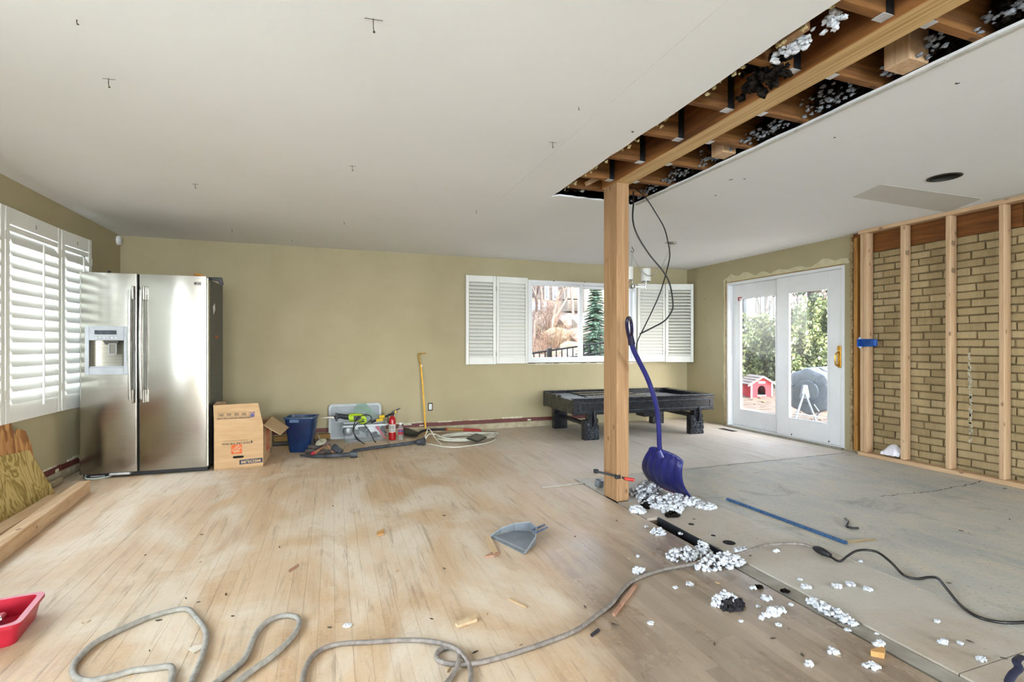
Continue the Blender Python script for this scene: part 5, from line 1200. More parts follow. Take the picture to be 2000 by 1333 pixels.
# ------------------------------------------------------------------ dustpan
dpn = thing('dustpan', 'grey plastic dustpan lying on the oak boards', 'dustpan', tuple(F(1005, 1058)))
GP = plain('slate_grey_plastic', '6B7176', '7A8085', .45, scale=12)
lipL, lipR = F(957, 1050, .003), F(1024, 1083, .003); bk = [F(975, 1040, .03), F(1010, 1034, .045), F(1040, 1034, .05), F(1050, 1048, .045), F(1042, 1066, .03)]
m = MB(); m.slab([lipL, lipR, F(1045, 1062, .004), F(1046, 1048, .006), F(1035, 1038, .006), F(1005, 1037, .004)], .004); tray = m.build('tray', GP, dpn, world=True)
base = [F(957, 1050, .003), F(978, 1042, .004), F(1006, 1036.5, .005), F(1036, 1037, .006), F(1048, 1047, .006), F(1046, 1062, .004), F(1025, 1083, .003)]
hts = [.004, .028, .042, .05, .05, .036, .004]
m = MB()
for i, (p, h) in enumerate(zip(base, hts)): m.v += [tuple(p), tuple(p+Vector((0, 0, h)))]
m.f = [(2*i, 2*i+2, 2*i+3, 2*i+1) for i in range(len(base)-1)]
o = m.build('wall', GP, dpn, world=True); md = o.modifiers.new('thick', 'SOLIDIFY'); md.thickness = .004
MB().tube([p+Vector((0, 0, h)) for p, h in zip(base, hts)], .004, 6).build('rim', plain('pale_grey_plastic', '858B90', '92989C', .45), dpn, world=True)
for q in ((1040, 1035.5, 1064, 1025.5), (1046, 1041, 1069, 1030.5)):
    MB().tube([F(q[0], q[1], .05), F(q[2], q[3], .055)], [.010, .008], 6, flat=.7).build('handle_arm', plain('dark_slate_plastic', '4A5168', '565D72', .45), dpn, world=True)
MB().slab([lipL.lerp(F(1005, 1037, .006), .12)+Vector((0, 0, .002)), lipR.lerp(F(1046, 1048, .006), .12)+Vector((0, 0, .002)), lipR.lerp(F(1046, 1048, .006), .2)+Vector((0, 0, .002)), lipL.lerp(F(1005, 1037, .006), .2)+Vector((0, 0, .002))], .002).build('lip_ridge', plain('pale_grey_plastic', '858B90'), dpn, world=True)

# ------------------------------------------------------------------ cords
CORD = plain('dusty_grey_cord', '6F665F', '8E857C', .6, scale=40); CORD2 = plain('dusty_pale_cord', '87827A', 'A39E94', .6, scale=40)
def cord(name, runs, r, mat, label):
    t = thing(name, label, 'cord', tuple(F(*runs[0][len(runs[0])//2][:2])))
    for pts in runs: MB().tube(spline([F(p[0], p[1], (p[2] if len(p) > 2 else r)) for p in pts], 6), r, 8).build('cord_run', mat, t, world=True, smooth=60)
    return t
ec = cord('extension_cord', [[(1597, 1073, .02), (1560, 1063, .03), (1500, 1065, .03), (1450, 1080, .03), (1400, 1094, .02), (1340, 1105, .015), (1290, 1115), (1240, 1133), (1212, 1158), (1195, 1180), (1165, 1203), (1130, 1229), (1080, 1251), (1000, 1278), (930, 1296), (885, 1298), (857, 1291), (853, 1278), (864, 1268), (880, 1266), (895, 1274), (896, 1292, .02), (886, 1316), (870, 1338), (840, 1370)],
    [(590, 1350), (591, 1330), (598, 1302), (615, 1278), (640, 1264), (670, 1258), (720, 1255), (800, 1251), (850, 1255, .015), (885, 1265, .025), (905, 1282, .02), (918, 1305), (919, 1330), (912, 1360)], [(840, 1370), (780, 1410), (690, 1420), (620, 1395), (590, 1350)]], .0088, CORD, 'long dusty grey extension cord looping across the oak floor')
cord('grey_hose_cord', [[(330, 1345), (337, 1318), (332, 1303), (300, 1306), (258, 1311), (215, 1323), (172, 1331), (148, 1324), (142, 1306), (155, 1284), (189, 1254), (241, 1228), (301, 1203), (361, 1190), (382, 1206), (400, 1230), (402, 1254), (390, 1295), (372, 1335), (360, 1370)],
    [(390, 1360), (430, 1328), (477, 1288), (498, 1242), (523, 1214), (556, 1203), (580, 1207), (584, 1221), (570, 1246), (534, 1281), (500, 1305), (464, 1333), (430, 1365)], [(360, 1370), (362, 1392), (378, 1386), (390, 1360)]], .0105, CORD2, 'pale dusty cord loops in the lower left foreground')
pc = cord('black_cable', [[(1601, 1076, .02), (1622, 1088, .012), (1640, 1097, .012), (1655, 1087, .03), (1672, 1077, .05), (1692, 1075, .05), (1715, 1080, .045), (1740, 1099, .03), (1765, 1124, .015), (1790, 1131), (1815, 1128, .015), (1832, 1131, .02), (1850, 1152, .02), (1875, 1182), (1905, 1203), (1940, 1214), (1980, 1217), (2030, 1212), (2080, 1200)]], .0062, CAB, 'thin black power cord trailing across the grey floor')
MB().tube([F(1590, 1071, .022), F(1598, 1074, .022), F(1608, 1079, .022), F(1622, 1086, .018)], [.012, .02, .02, .012], 10).build('plug_connector', BLACKP, pc, world=True, smooth=40)
for i, (pts, lab) in enumerate((([(1651, 1013), (1656, 1020), (1653, 1028), (1664, 1032), (1676, 1032)], 'short twisted scrap of black cord on the grey floor'),)):
    tag(MB().tube(spline([F(*p, .008) for p in pts], 5), .007, 7).build('cord_scrap', CAB, smooth=60), lab, 'cord scrap')

# ------------------------------------------------------------------ blue strip, sticks, chips
a, b = F(1420, 977), F(1654, 1064)
tag(MB().box(((a.x+b.x)/2, (a.y+b.y)/2, .008), (.02, (a-b).length, .016), .002, Matrix.Rotation(math.atan2(-(b-a).x, (b-a).y), 3, 'Z')).build('edging_strip', plain('dusty_blue_strip', '1D3E63', '37628C', .55, scale=16, stretch=(1, 4, 1))), 'long narrow blue strip lying on the grey floor', 'strip')
a, b = F(1657, 1063), F(1715, 1056)
tag(MB().slab([a, b, b+Vector((0, .02, .006)), a+Vector((0, .022, .012))], .008).build('wood_lath', wood('grey_lath', 'A29172', '84745A', axis=0)), 'short dusty lath touching the end of the blue strip', 'stick')
def chip(pts, label, mat, h=.008, cat='wood scrap', group=None):
    P_ = [F(u, v) for u, v in pts]; c = sum(P_, Vector())/len(P_)
    m = MB().prism([(p.x, p.y) for p in P_], .0006, h); return tag(m.build('wood_scrap', mat), label, cat, group)
PALE = wood('pale_splinter', 'CDB391', 'B3936B', axis=1, knots=False); PINK = wood('reddish_splinter', 'B08A72', '93674F', axis=1, knots=False)
chip([(889, 1223), (895, 1228), (932, 1215), (930, 1208), (922, 1207)], 'flat pale rectangle of wood lying in the middle foreground', PALE, .012)
chip([(950, 1052), (958, 1052), (972, 1081), (963, 1085)], 'pale split stick lying left of the dustpan', PALE, .012)
chip([(946, 1091), (962, 1081), (976, 1082), (966, 1089)], 'brown wood shard below the split stick by the dustpan', PINK, .01)
chip([(994, 1173), (998, 1170), (1028, 1186), (1027, 1189)], 'thin pale splinter in front of the dustpan', PALE, .006)
chip([(1196, 1203), (1201, 1206), (1245, 1147), (1240, 1145)], 'long reddish splinter lying beside the grey cord', PINK, .012)
chip([(736, 1042), (749, 1035), (749, 1045), (737, 1048)], 'small orange wood offcut on the dusty floor centre', wood('orange_offcut', 'C9995F', 'B07F45', axis=0, knots=False), .008)
chip([(562, 1117), (566, 1119), (584, 1106), (581, 1104)], 'thin brown splinter left of the floor centre', PINK, .005)
chip([(1701, 1283), (1727, 1288), (1729, 1277), (1722, 1274), (1700, 1280)], 'chunky tan wood block lying by the slot near the lower right', wood('orange_offcut', 'C9995F', 'B07F45', axis=0, knots=False), .02)
chip([(367, 1270), (380, 1263), (399, 1262), (396, 1268), (379, 1277)], 'pale torn paper tag beside the pale cord loop', plain('torn_paper', 'D5CBBB', 'C5B8A4', .8), .004, 'paper')
chip([(1153, 1242), (1168, 1230), (1172, 1233), (1156, 1246)], 'dark nail-like stub lying beside the grey cord', plain('dark_iron', '2E2A33', '3B3640', .5, .4), .006, 'nail')
rr = random.Random(31)
for k in range(70):
    if k < 46: u, v = rr.uniform(120, 1500), rr.uniform(905, 1330)
    else: u, v = rr.uniform(1350, 1990), rr.uniform(905, 1300)
    c = F(u, v)
    if c.x < -1.4 or (1.9 < c.x < 2.05) or c.y > 6: continue
    s_ = rr.uniform(.006, .016); a = rr.uniform(0, PI); el = rr.uniform(.25, .6)
    pts = [(c.x+s_*math.cos(a), c.y+s_*math.sin(a)), (c.x-s_*el*math.sin(a), c.y+s_*el*math.cos(a)), (c.x-s_*math.cos(a), c.y-s_*math.sin(a)), (c.x+s_*el*.6*math.sin(a), c.y-s_*el*.6*math.cos(a))]
    dk = rr.random() < .45
    o = MB().prism(pts, .0006, rr.uniform(.002, .005)).build('floor_crumb', plain('dark_crumb', '3F362C', '584A3A', .8) if dk else PALE)
    where = 'on the grey floor and plywood' if c.x > 2.02 else 'on the oak boards'
    tag(o, 'tiny %s crumb of debris %s' % ('dark' if dk else 'pale', where), 'debris', 'debris crumbs on the floor')
tag(MB().lathe([(.017, .0006), (.018, .003), (.012, .005)], Matrix.Translation(F(679, 1223)), 14).build('white_disc', plain('white_cap', 'E2E4E4')), 'small round white cap on the boards before the cord', 'cap')
# floor register near the patio door
v_ = [F(1401, 838), F(1421, 836.5), F(1441, 842.5), F(1420, 844.5)]
fv = thing('floor_vent', 'dark floor vent by the patio door', 'vent', (4.95, 5.37, 0), math.radians(0))
MB().b2((-.045, -.13, .0006), (.045, .13, .003), .001).build('frame', plain('vent_brown', '2A2723', '3A3630', .5, .4), fv)
for k in range(9): MB().b2((-.036, -.117+k*.026, .003), (.036, -.105+k*.026, .005)).build('slat', BLACKP, fv)

# ------------------------------------------------------------------ boards at the left wall
def ld(name, pts, t, mat, label, cat='board'): return tag(MB().slab(pts, t).build(name, mat), label, cat)
b0, b1 = F(83, 966), F(0, 1040)
xb = -1.99
pw = [Vector((-2.0, 4.80, .0)), Vector((-2.0, 3.3, .0)), Vector((-2.09, 3.3, .42)), PX(0, 888, -2.075), PX(62, 880, -2.08)]
pw = [Vector((-1.98, 4.78, 0)), Vector((-2.065, 4.62, PX(60, 879, -2.065).z)), Vector((-2.075, 4.2, PX(60, 879, -2.065).z+.03)), Vector((-2.075, 3.2, PX(60, 879, -2.065).z+.03)), Vector((-1.98, 3.2, 0))]
ld('plywood_sheet', pw, .016, PLYFACE, 'yellow knotty plywood offcut leaning on the left wall')
ob = [Vector((-2.03, 4.70, .02)), PX(59, 868, -2.085), PX(50, 842, -2.09), PX(35, 838, -2.093), PX(32, 858, -2.088), PX(20, 815, -2.097), PX(0, 770, -2.106), Vector((-2.106, 3.2, .95)), Vector((-2.03, 3.2, .02))]
ob = [Vector((-2.034, 4.70, .03))]+[Vector((-2.04-.10*p.z, p.y, p.z)) for p in ob[1:-1]]+[Vector((-2.034, 3.2, .03))]
ld('osb_sheet', ob, .012, OSB, 'jagged broken strand board sheet behind the plywood at the left wall')
def lumber(p, q, label, wd_=.062, hg=.085, z0=.0):
    p, q = Vector(p), Vector(q); d = q-p; c = (p+q)/2; c.z = z0+hg/2
    tag(MB().box(c, (wd_, d.length, hg), .003, Matrix.Rotation(math.atan2(-d.x, d.y), 3, 'Z')).build('lumber_stick', FIRY), label, 'lumber')
lumber((-1.78, 4.72, 0), (-1.50, 1.9, 0), 'thick pale fir stick lying uppermost beside the plywood', .075, .09)
lumber((-1.90, 4.58, 0), (-1.72, 1.9, 0), 'thinner fir stick lying between the plywood and the thick stick', .085, .038)
m = MB().box((-2.08, 4.98, .03), (.05, .22, .05), .01); tag(m.build('wood_chunk', wood('grey_lath', 'A29172', '84745A', axis=1)), 'dirty wood chunk lying at the left wall foot beside the refrigerator', 'wood scrap')

# ------------------------------------------------------------------ red tool case
q0, q1 = F(66, 1232), F(0, 1278)
rt = thing('tool_case', 'open red plastic tool case at the left picture edge', 'tool case', (-1.32, 2.50, 0), math.radians(8))
CR = plain('case_red', 'A5162A', 'B92237', .35, scale=10)
m = MB(); hw, hd_, hh, th_ = .20, .14, .085, .012
o_, i_, b_ = rrect(.40, .28, .03), rrect(.372, .252, .025), rrect(.37, .25, .03); n = len(o_)
m.v = [(x, y, 0) for x, y in b_]+[(x, y, hh) for x, y in o_]+[(x, y, hh) for x, y in i_]+[(x*.97, y*.97, .012) for x, y in i_]
m.f = [tuple(range(n))]+[(i*n+k, i*n+(k+1) % n, (i+1)*n+(k+1) % n, (i+1)*n+k) for i in range(3) for k in range(n)]+[tuple(3*n+k for k in range(n))]
m.build('shell', CR, rt, smooth=35)
m = MB(); oo = rrect(.415, .295, .033)
m.v = [(x, y, z) for z, q in ((hh-.014, oo), (hh, oo), (hh, o_), (hh-.014, o_)) for x, y in q]; m.f = [(i*n+k, i*n+(k+1) % n, ((i+1) % 4)*n+(k+1) % n, ((i+1) % 4)*n+k) for i in range(4) for k in range(n)]
m.build('lip', CR, rt)
MB().b2((.06, -.155, .02), (.11, -.140, .085), .004).build('latch', BLACKP, rt)
MB().tube([(.062, -.158, .03), (.062, -.158, .075), (.108, -.158, .08), (.112, -.158, .03)], .003, 6).build('latch_wire', BRASS, rt)
MB().b2((-.16, -.1, .03), (.10, .09, .05), .006).build('insert_tray', plain('faded_red_insert', 'B5505A', 'C0606A', .5), rt)
MB().tube([(.06, -.06, .062), (.12, -.03, .07)], .012, 10).build('drill_bit', CHROME, rt)
# strap at the lower right corner
st_ = spline([F(1996, 1283, .05), F(1985, 1292, .06), (F(1990, 1306, .05)), F(1978, 1318, .04), F(1970, 1335, .02), F(1978, 1352, .004)], 5)
tag(MB().tube(st_, [.012]*len(st_), 8, flat=.4).build('tool_strap', plain('navy_webbing', '17182C', '23253D', .7, scale=60), smooth=40), 'dark navy webbing strap at the lower right picture corner', 'strap')

# ------------------------------------------------------------------ chandelier, sensor
ca = F(1310, 474, H); hk = F(1235, 482, H)
cn = thing('ceiling_canopy', 'round brushed metal canopy on the ceiling above the chandelier', 'canopy', (ca.x, ca.y, H))
MB().lathe([(.065, 0), (.068, -.008), (.05, -.02), (.012, -.03)], None, 24).build('plate', CHROME, cn, smooth=40)
chd = thing('chandelier', 'small brushed nickel chandelier with white glass shades hanging from a hook', 'chandelier', (hk.x, hk.y, H-.48))
MB().tube(spline([(0, 0, .48), (0, 0, .46), (.018, 0, .445), (.016, 0, .42), (-.006, 0, .413), (-.018, 0, .43)], 5), .004, 7).build('hook', BLACKP, chd, smooth=60)
MB().tube([(0, 0, .41), (0, 0, .0)], .0095, 10).build('rod', CHROME, chd, smooth=60)
MB().lathe([(.02, -.02), (.035, -.01), (.035, .02), (.015, .035)], None, 16).build('hub', CHROME, chd, smooth=40)
SHG = plain('frosted_white_glass', 'DADAD2', 'E4E4DC', .35)
for k, ang_ in enumerate((-20, 100, 220)):
    a = math.radians(ang_); R_ = .16; p = Vector((R_*math.cos(a), R_*math.sin(a), 0))
    MB().box(p*.5, (R_, .02, .014), .002, Matrix.Rotation(a, 3, 'Z')).build('arm', CHROME, chd)
    MB().lathe([(.012, -.03), (.014, .05), (.032, .055), (.032, .068)], Matrix.Translation(p), 14).build('socket', CHROME, chd, smooth=40)
    MB().lathe([(.05, .065), (.057, .07), (.057, .215), (.053, .215), (.053, .075)], Matrix.Translation(p), 20, cap=False).build('shade', SHG, chd, smooth=40)
def chain(p, q, n, sag, name='chain'):
    m = MB(); p, q = Vector(p), Vector(q)
    for k in range(n):
        t = (k+.5)/n; c = p.lerp(q, t)-Vector((0, 0, sag*4*t*(1-t))); t2 = t+.01; d = (p.lerp(q, t2)-Vector((0, 0, sag*4*t2*(1-t2)))-c).normalized()
        s_ = d.cross(Vector((0, 1, 0))).normalized(); s2 = d.cross(s_); sd2 = s_ if k % 2 else s2
        m.tube([c+d*.014*math.cos(a)+sd2*.007*math.sin(a) for a in [2*PI*j/10 for j in range(10)]], .0017, 5, closed=True)
    return m
w0 = Vector((hk.x, hk.y, H-.1)); tag(chain(w0+Vector((0, 0, .01)), (ca.x, ca.y, H-.035), 34, .30).build('hanging_chain', CHROME), 'thin metal chain looping from the chandelier hook to the ceiling canopy', 'chain')
q = PX(237, 468, XL+.03)
ms = thing('motion_sensor', 'round white sensor in the upper left corner below the ceiling', 'sensor', (XL, 6.44, 2.235))
MB().lathe([(.05, .0), (.05, .018), (.042, .028), (.0, .03)], Matrix.Rotation(PI/2, 4, 'Y'), 24, cap=False).build('housing', VINYL, ms, smooth=40)
MB().lathe([(.024, .028), (.022, .036), (.0, .038)], Matrix.Rotation(PI/2, 4, 'Y'), 18, cap=False).build('lens', plain('grey_lens', 'C0C0BA'), ms, smooth=40)
for u, v in ((1376, 585), (1376, 625)):
    p = PX(u, v, XR); tag(MB().box((XR-.002, p.y, p.z), (.004, .008, .012), .001).build('wall_anchor', plain('dark_chip', '3A3733')), 'small dark screw anchor in the right wall, %s one' % ('upper' if v < 600 else 'lower'), 'anchor')
# ------------------------------------------------------------------ outdoors: ground
def sstep(a, b, x):
    t = min(1, max(0, (x-a)/(b-a))); return t*t*(3-2*t)
def gz_(x, y):
    hill = -.25+.95*sstep(8.6, 11, y)+1.55*sstep(11, 15.5, y)+1.5*sstep(15.5, 24, y)
    k = sstep(.67, .9, x/max(y, .5)); side = -.15+.1*sstep(11.5, 16, (x*x+y*y)**.5)*3
    return hill*(1-k)+side*k
def gz(x, y): return gz_(x, y)+.05*mnoise.noise(Vector((x*1.3, y*1.3, 0)))+.02*mnoise.noise(Vector((x*5, y*5, 3)))
MULCH = plain('leaf_litter_ground', '463C33', '6E6053', .95, scale=5, detail=9, kind='World', bump=.6)
m = MB()
def gf(u, v):
    x, y = -1.5+26*u, 6.75+25*v; return (x, y, gz(x, y))
m.grid(gf, 70, 70)
def gs(u, v):
    x, y = 5.45+20*u, -4+10.75*v; return (x, y, gz(x, y) if v >= .999 else -.2+.03*mnoise.noise(Vector((x, y, 0)))*(1-v)+(gz(x, 6.75)+.2)*sstep(.8, 1, v))
m.grid(gs, 30, 16)
gr_ = m.build('ground', MULCH, smooth=60); struct(gr_, 'leaf strewn garden ground outside')
def G(u, d): p = PD(u, HZ, d); return Vector((p.x, p.y, gz(p.x, p.y)))
# boulders on the slope behind the back window
ROCK = [plain('tan_boulder', '665848', '857463', .9, scale=6, bump=.5), plain('grey_boulder', '625E59', '807B74', .9, scale=6, bump=.5), plain('pink_boulder', '6C5A50', '897870', .9, scale=6, bump=.5)]
rk = [(1095, 690, 10.2, .22), (1112, 655, 11.6, .30), (1096, 660, 11.8, .26), (1126, 648, 11.9, .26), (1128, 675, 11, .2), (1070, 700, 10, .18), (1118, 625, 13.4, .32), (1105, 640, 12.8, .3), (1128, 612, 14.2, .4), (1080, 640, 12.6, .25), (1150, 640, 12.4, .3), (1185, 660, 11.5, .35), (1165, 690, 10.4, .25), (1045, 690, 10.3, .2), (1060, 672, 11, .22), (1205, 630, 12.8, .4), (1140, 600, 15, .5), (1112, 604, 15, .42), (1090, 618, 14, .35), (1222, 680, 10.8, .4), (1050, 655, 12, .25), (1110, 685, 10.4, .2), (1200, 690, 10.2, .25), (1135, 690, 10.4, .18)]
for i, (u, v, d, r) in enumerate(rk):
    p = G(u, d); rr = random.Random(1000+i); mm = MB(); mm.blob((0, 0, 0), r, 2, .13, (1.25, 1, .8), rr)
    mm.v = [(x+p.x, y+p.y, z+p.z+r*.25) for x, y, z in mm.v]
    tag(mm.build('boulder', ROCK[i % 3], smooth=25), '%s boulder on the slope behind the back window, %s' % (('tan', 'grey', 'pinkish')[i % 3], ('low down near the fence', 'halfway up the bank', 'high up the bank')[0 if d < 11 else 1 if d < 13 else 2]), 'boulder', 'boulders on the garden slope')
# block pillar and retaining blocks
BLK = plain('pale_concrete_block', '6A645C', '7D766C', .9, scale=10, bump=.3)
p = G(1120, 17.2); pil = thing('block_pillar', 'pale stone block pillar on the slope behind the back window', 'pillar', tuple(p))
for k in range(4): MB().box((0, 0, .2+k*.42), (.70, .5, .40), .02).build('stone_block', BLK, pil)
for k, (u, d) in enumerate(((1150, 16), (1172, 16.2), (1200, 16.4), (1226, 16.6))):
    p = G(u, d); tag(MB().box((p.x, p.y, p.z+.5), (.5, .4, 1.2), .03).build('fence_panel_board', plain('weathered_board', '8B8074', '6F665C', .85, scale=10, stretch=(6, 6, 1)) ), 'weathered grey board panel on the slope right of the pillar, %s' % ('leftmost', 'second', 'third', 'rightmost')[k], 'board')
# dark metal fence in front of the slope
FEN = plain('black_metal_fence', '1B2026', '2A3038', .45, scale=10)
p0, p1 = PD(1028, 692, 8.4), PD(1190, 668, 8.7); p2 = PD(1250, 655, 8.9)
fn = thing('garden_fence', 'black metal picket fence seen low through the back window', 'fence', (p0.x, p0.y, gz(p0.x, p0.y)))
for zo in (0, -.17, -.75): MB().tube([p0+Vector((0, 0, zo)), p1+Vector((0, 0, zo)), p2+Vector((0, 0, zo))], .016, 5).build('rail', FEN, fn, world=True)
for k in range(21):
    q = p0.lerp(p2, (k+.3)/21); MB().b2((q.x-.008, q.y-.008, gz(q.x, q.y)), (q.x+.008, q.y+.008, q.z)).build('picket', FEN, fn, world=True)
for u in (1073, 1196):
    q = PD(u, 684 if u < 1100 else 664, 8.38); MB().b2((q.x-.035, q.y-.035, gz(q.x, q.y)-.05), (q.x+.035, q.y+.035, q.z+.03), .006).build('fence_post', FEN, fn, world=True)
# twiggy shrubs
def sticks(m, base, n, h, spread, r, rr, kids=2):
    for k in range(n):
        a = rr.uniform(0, 2*PI); s_ = rr.uniform(0, spread); b = Vector(base)+Vector((rr.uniform(-.15, .15)*spread, rr.uniform(-.15, .15)*spread, 0)); t = b+Vector((s_*math.cos(a), s_*math.sin(a), h*rr.uniform(.5, 1)))
        mid = b.lerp(t, .5)+Vector((rr.uniform(-.1, .1), rr.uniform(-.1, .1), .08))*h*.4
        m.tube([b, mid, t], [r, r*.7, r*.35], 3, caps=False)
        for q in range(kids):
            f_ = rr.uniform(.4, .95); c = mid.lerp(t, f_); e = c+Vector((rr.uniform(-1, 1), rr.uniform(-1, 1), rr.uniform(-.1, 1)))*h*.22
            m.tube([c, e], [r*.5, r*.2], 3, caps=False)
TW = [plain('tan_twigs', '665640', '7C6A52', .9, scale=20), plain('russet_twigs', '5A4436', '6E5545', .9, scale=20), plain('grey_brown_twigs', '4A403A', '5E524B', .9, scale=20)]
shr = [(1050, 10.8, 1.0, .7, 0), (1068, 12.6, 1.0, .8, 1), (1045, 12.2, .9, .6, 1), (1090, 13.6, 1.0, .8, 0), (1040, 10.2, .6, .5, 2), (1075, 14.5, 1.4, .8, 1), (1215, 11.8, 1.0, .8, 1), (1050, 14, 1.2, .8, 2)]
for i, (u, d, h, s_, c_) in enumerate(shr):
    p = G(u, d); mm = MB(); sticks(mm, p, 34, h*.8, s_, .008, random.Random(1200+i), 3)
    tag(mm.build('bare_shrub', TW[c_], fix=False), '%s leafless shrub on the slope behind the back window, %s' % (('tan', 'russet', 'grey brown')[c_], ('near the fence', 'halfway up', 'near the pillar foot')[0 if d < 11.5 else 1 if d < 13.2 else 2]), 'shrub', 'leafless shrubs on the slope')
p = G(1105, 11.2); mm = MB(); rr = random.Random(5)
for k in range(160):
    a = rr.uniform(0, 2*PI); q = rr.random(); mm.blob((p.x+.35*q*math.cos(a), p.y+.3*q*math.sin(a), p.z+.25*rr.random()*(1-q*.5)), .035, 1, .5, (1, 1, 1), rr)
tag(mm.build('dark_shrub', plain('dark_olive_foliage', '2E2B20', '4A4632', .95, scale=20), fix=False), 'low dark evergreen shrub among the boulders', 'shrub')
# spruce
def spruce(base, h, rad, seed, mat, label):
    rr = random.Random(seed); t = thing('spruce_tree', label, 'tree', tuple(base)); MB().tube([(0, 0, -.1), (0, 0, h)], [.05, .01], 7).build('trunk', plain('spruce_bark', '4A3D33'), t)
    m = MB(); z = .08*h
    while z < h*.985:
        f_ = 1-z/h; n = int(7+9*f_)
        for k in range(n):
            a = rr.uniform(0, 2*PI); L = rad*f_*rr.uniform(.7, 1.15)+.04; tip = Vector((L*math.cos(a), L*math.sin(a), z-.25*L)); b = Vector((0, 0, z))
            for s_ in range(7):
                c = b.lerp(tip, .2+.8*s_/6); w_ = .10*(1.1-s_/7)+.02
                for sgn in (-1, 1):
                    e = c+Vector((-math.sin(a)*sgn, math.cos(a)*sgn, 0))*w_+Vector((math.cos(a), math.sin(a), -.5))*.06
                    o_ = len(m.v); m.v += [tuple(c+Vector((0, 0, .012))), tuple(c-Vector((0, 0, .02))), tuple(e)]; m.f.append((o_, o_+1, o_+2))
            o_ = len(m.v); sd_ = Vector((-math.sin(a), math.cos(a), 0))*.02; m.v += [tuple(b+sd_), tuple(b-sd_), tuple(tip)]; m.f.append((o_, o_+1, o_+2))
        z += h*.022
    m.build('needles', mat, t, fix=False)
b = PD(1163, 690, 10.8); b.z = gz(b.x, b.y)
spruce(b, 2.45-b.z+.1, .55, 3, plain('blue_green_needles', '2F4438', '4F6B5B', .8, scale=12), 'blue green spruce behind the right half of the back window')
b = G(1232, 13); spruce(b, 3.2, .8, 4, plain('blue_green_needles', '2F4438'), 'taller spruce partly hidden behind the post')
# houses beyond
def house(u0, u1, d, zt, wall, label, wins=(), roof=None):
    a, c = PD(u0, HZ, d), PD(u1, HZ, d); ax = (c-a); ax.z = 0; W_ = ax.length; rz = math.atan2(ax.y, ax.x); zb = min(gz(a.x, a.y), gz(c.x, c.y))-.3
    t = thing('house', label, 'house', (a.x, a.y, zb), rz)
    MB().b2((0, 0, 0), (W_, 3, zt-zb)).build('wall', wall, t)
    n = int((zt-zb)/.22)
    for k in range(max(0, n-14), n): MB().b2((-.01, -.03, k*.22), (W_+.01, .0, k*.22+.03)).build('siding_lap', wall, t)
    for (x0, x1, z0, z1) in wins:
        wn_ = MB().b2((x0*W_, -.06, z0-zb), (x1*W_, .02, z1-zb), .01).build('window', VINYL, t); MB().b2((x0*W_+.07, -.065, z0-zb+.07), (x1*W_-.07, -.055, z1-zb-.07)).build('pane', plain('dark_far_glass', '3A424C', '566070', .15), wn_)
    if roof: MB().prism([(-.5, zt-zb), (W_+.5, zt-zb), (W_*.6, zt-zb+roof)], -3.5, .6, XZ(0, 0, 0)).build('roof', plain('grey_shingles', '55504C', '6B645E', .9, scale=20), t)
house(1045, 1110, 22, 4.3, plain('grey_brown_siding', '4C4744', '5A5450', .85), 'grey sided house up the hill behind the back window', [(.28, .42, 3.1, 3.75), (.52, .68, 3.1, 3.75)], 1.4)
house(1130, 1260, 26, 4.6, plain('slate_blue_siding', '565C64', '646A72', .85), 'blue grey house far behind the spruce', [(.1, .22, 3.2, 4.2), (.5, .62, 3.2, 4.2)], 1.5)
house(985, 1068, 18.5, 2.75, plain('pale_shed_wall', '868C94', '969CA3', .8), 'low pale shed behind the shrubs at the left of the back window', [], None)
# bare trees
def tree(base, h, r, seed, mat, label, lean=0.0, gen=4):
    rr = random.Random(seed); m = MB()
    def br(p, d, L, r_, g_):
        q = p+d*L; mid = p+d*L*.5+Vector((rr.uniform(-1, 1), rr.uniform(-1, 1), 0))*L*.06
        m.tube([p, mid, q], [r_, r_*.85, r_*.68], 5 if g_ > 2 else 3, caps=False)
        if g_ == 0: return
        for k in range(rr.choice((2, 3, 3))):
            nd = (d+Vector((rr.uniform(-.8, .8), rr.uniform(-.8, .8), rr.uniform(-.1, .6)))).normalized(); br(p+d*L*rr.uniform(.6, 1), nd, L*rr.uniform(.55, .8), r_*.55, g_-1)
    br(Vector(base)-Vector((0, 0, .1)), Vector((lean, 0, 1)).normalized(), h*.4, r, gen)
    return tag(m.build('bare_tree', mat, fix=False), label, 'tree')
BARK = plain('grey_bark', '4E443F', '6B5F58', .9, scale=10); BARK2 = plain('pale_bark', '76665A', '8A786B', .9, scale=10)
for i, (u, d, h, r, mt) in enumerate(((1042, 13.5, 3.4, .06, 0), (1060, 16, 3.6, .06, 0), (1078, 14.2, 2.6, .05, 1), (1120, 15.8, 3.2, .05, 1), (1098, 18, 4, .07, 1), (1175, 19, 5, .09, 0), (1205, 17, 5, .08, 0))):
    tree(G(u, d), h, r, 1500+i, (BARK, BARK2)[mt], 'bare %s tree behind the back window, %s' % (('dark', 'pale')[mt], ('at the left edge of the glass', 'second from the left', 'thin one above the shrubs', 'beside the stone pillar', 'before the grey house', 'behind the spruce', 'behind the post')[i]), .1*(-1)**i)

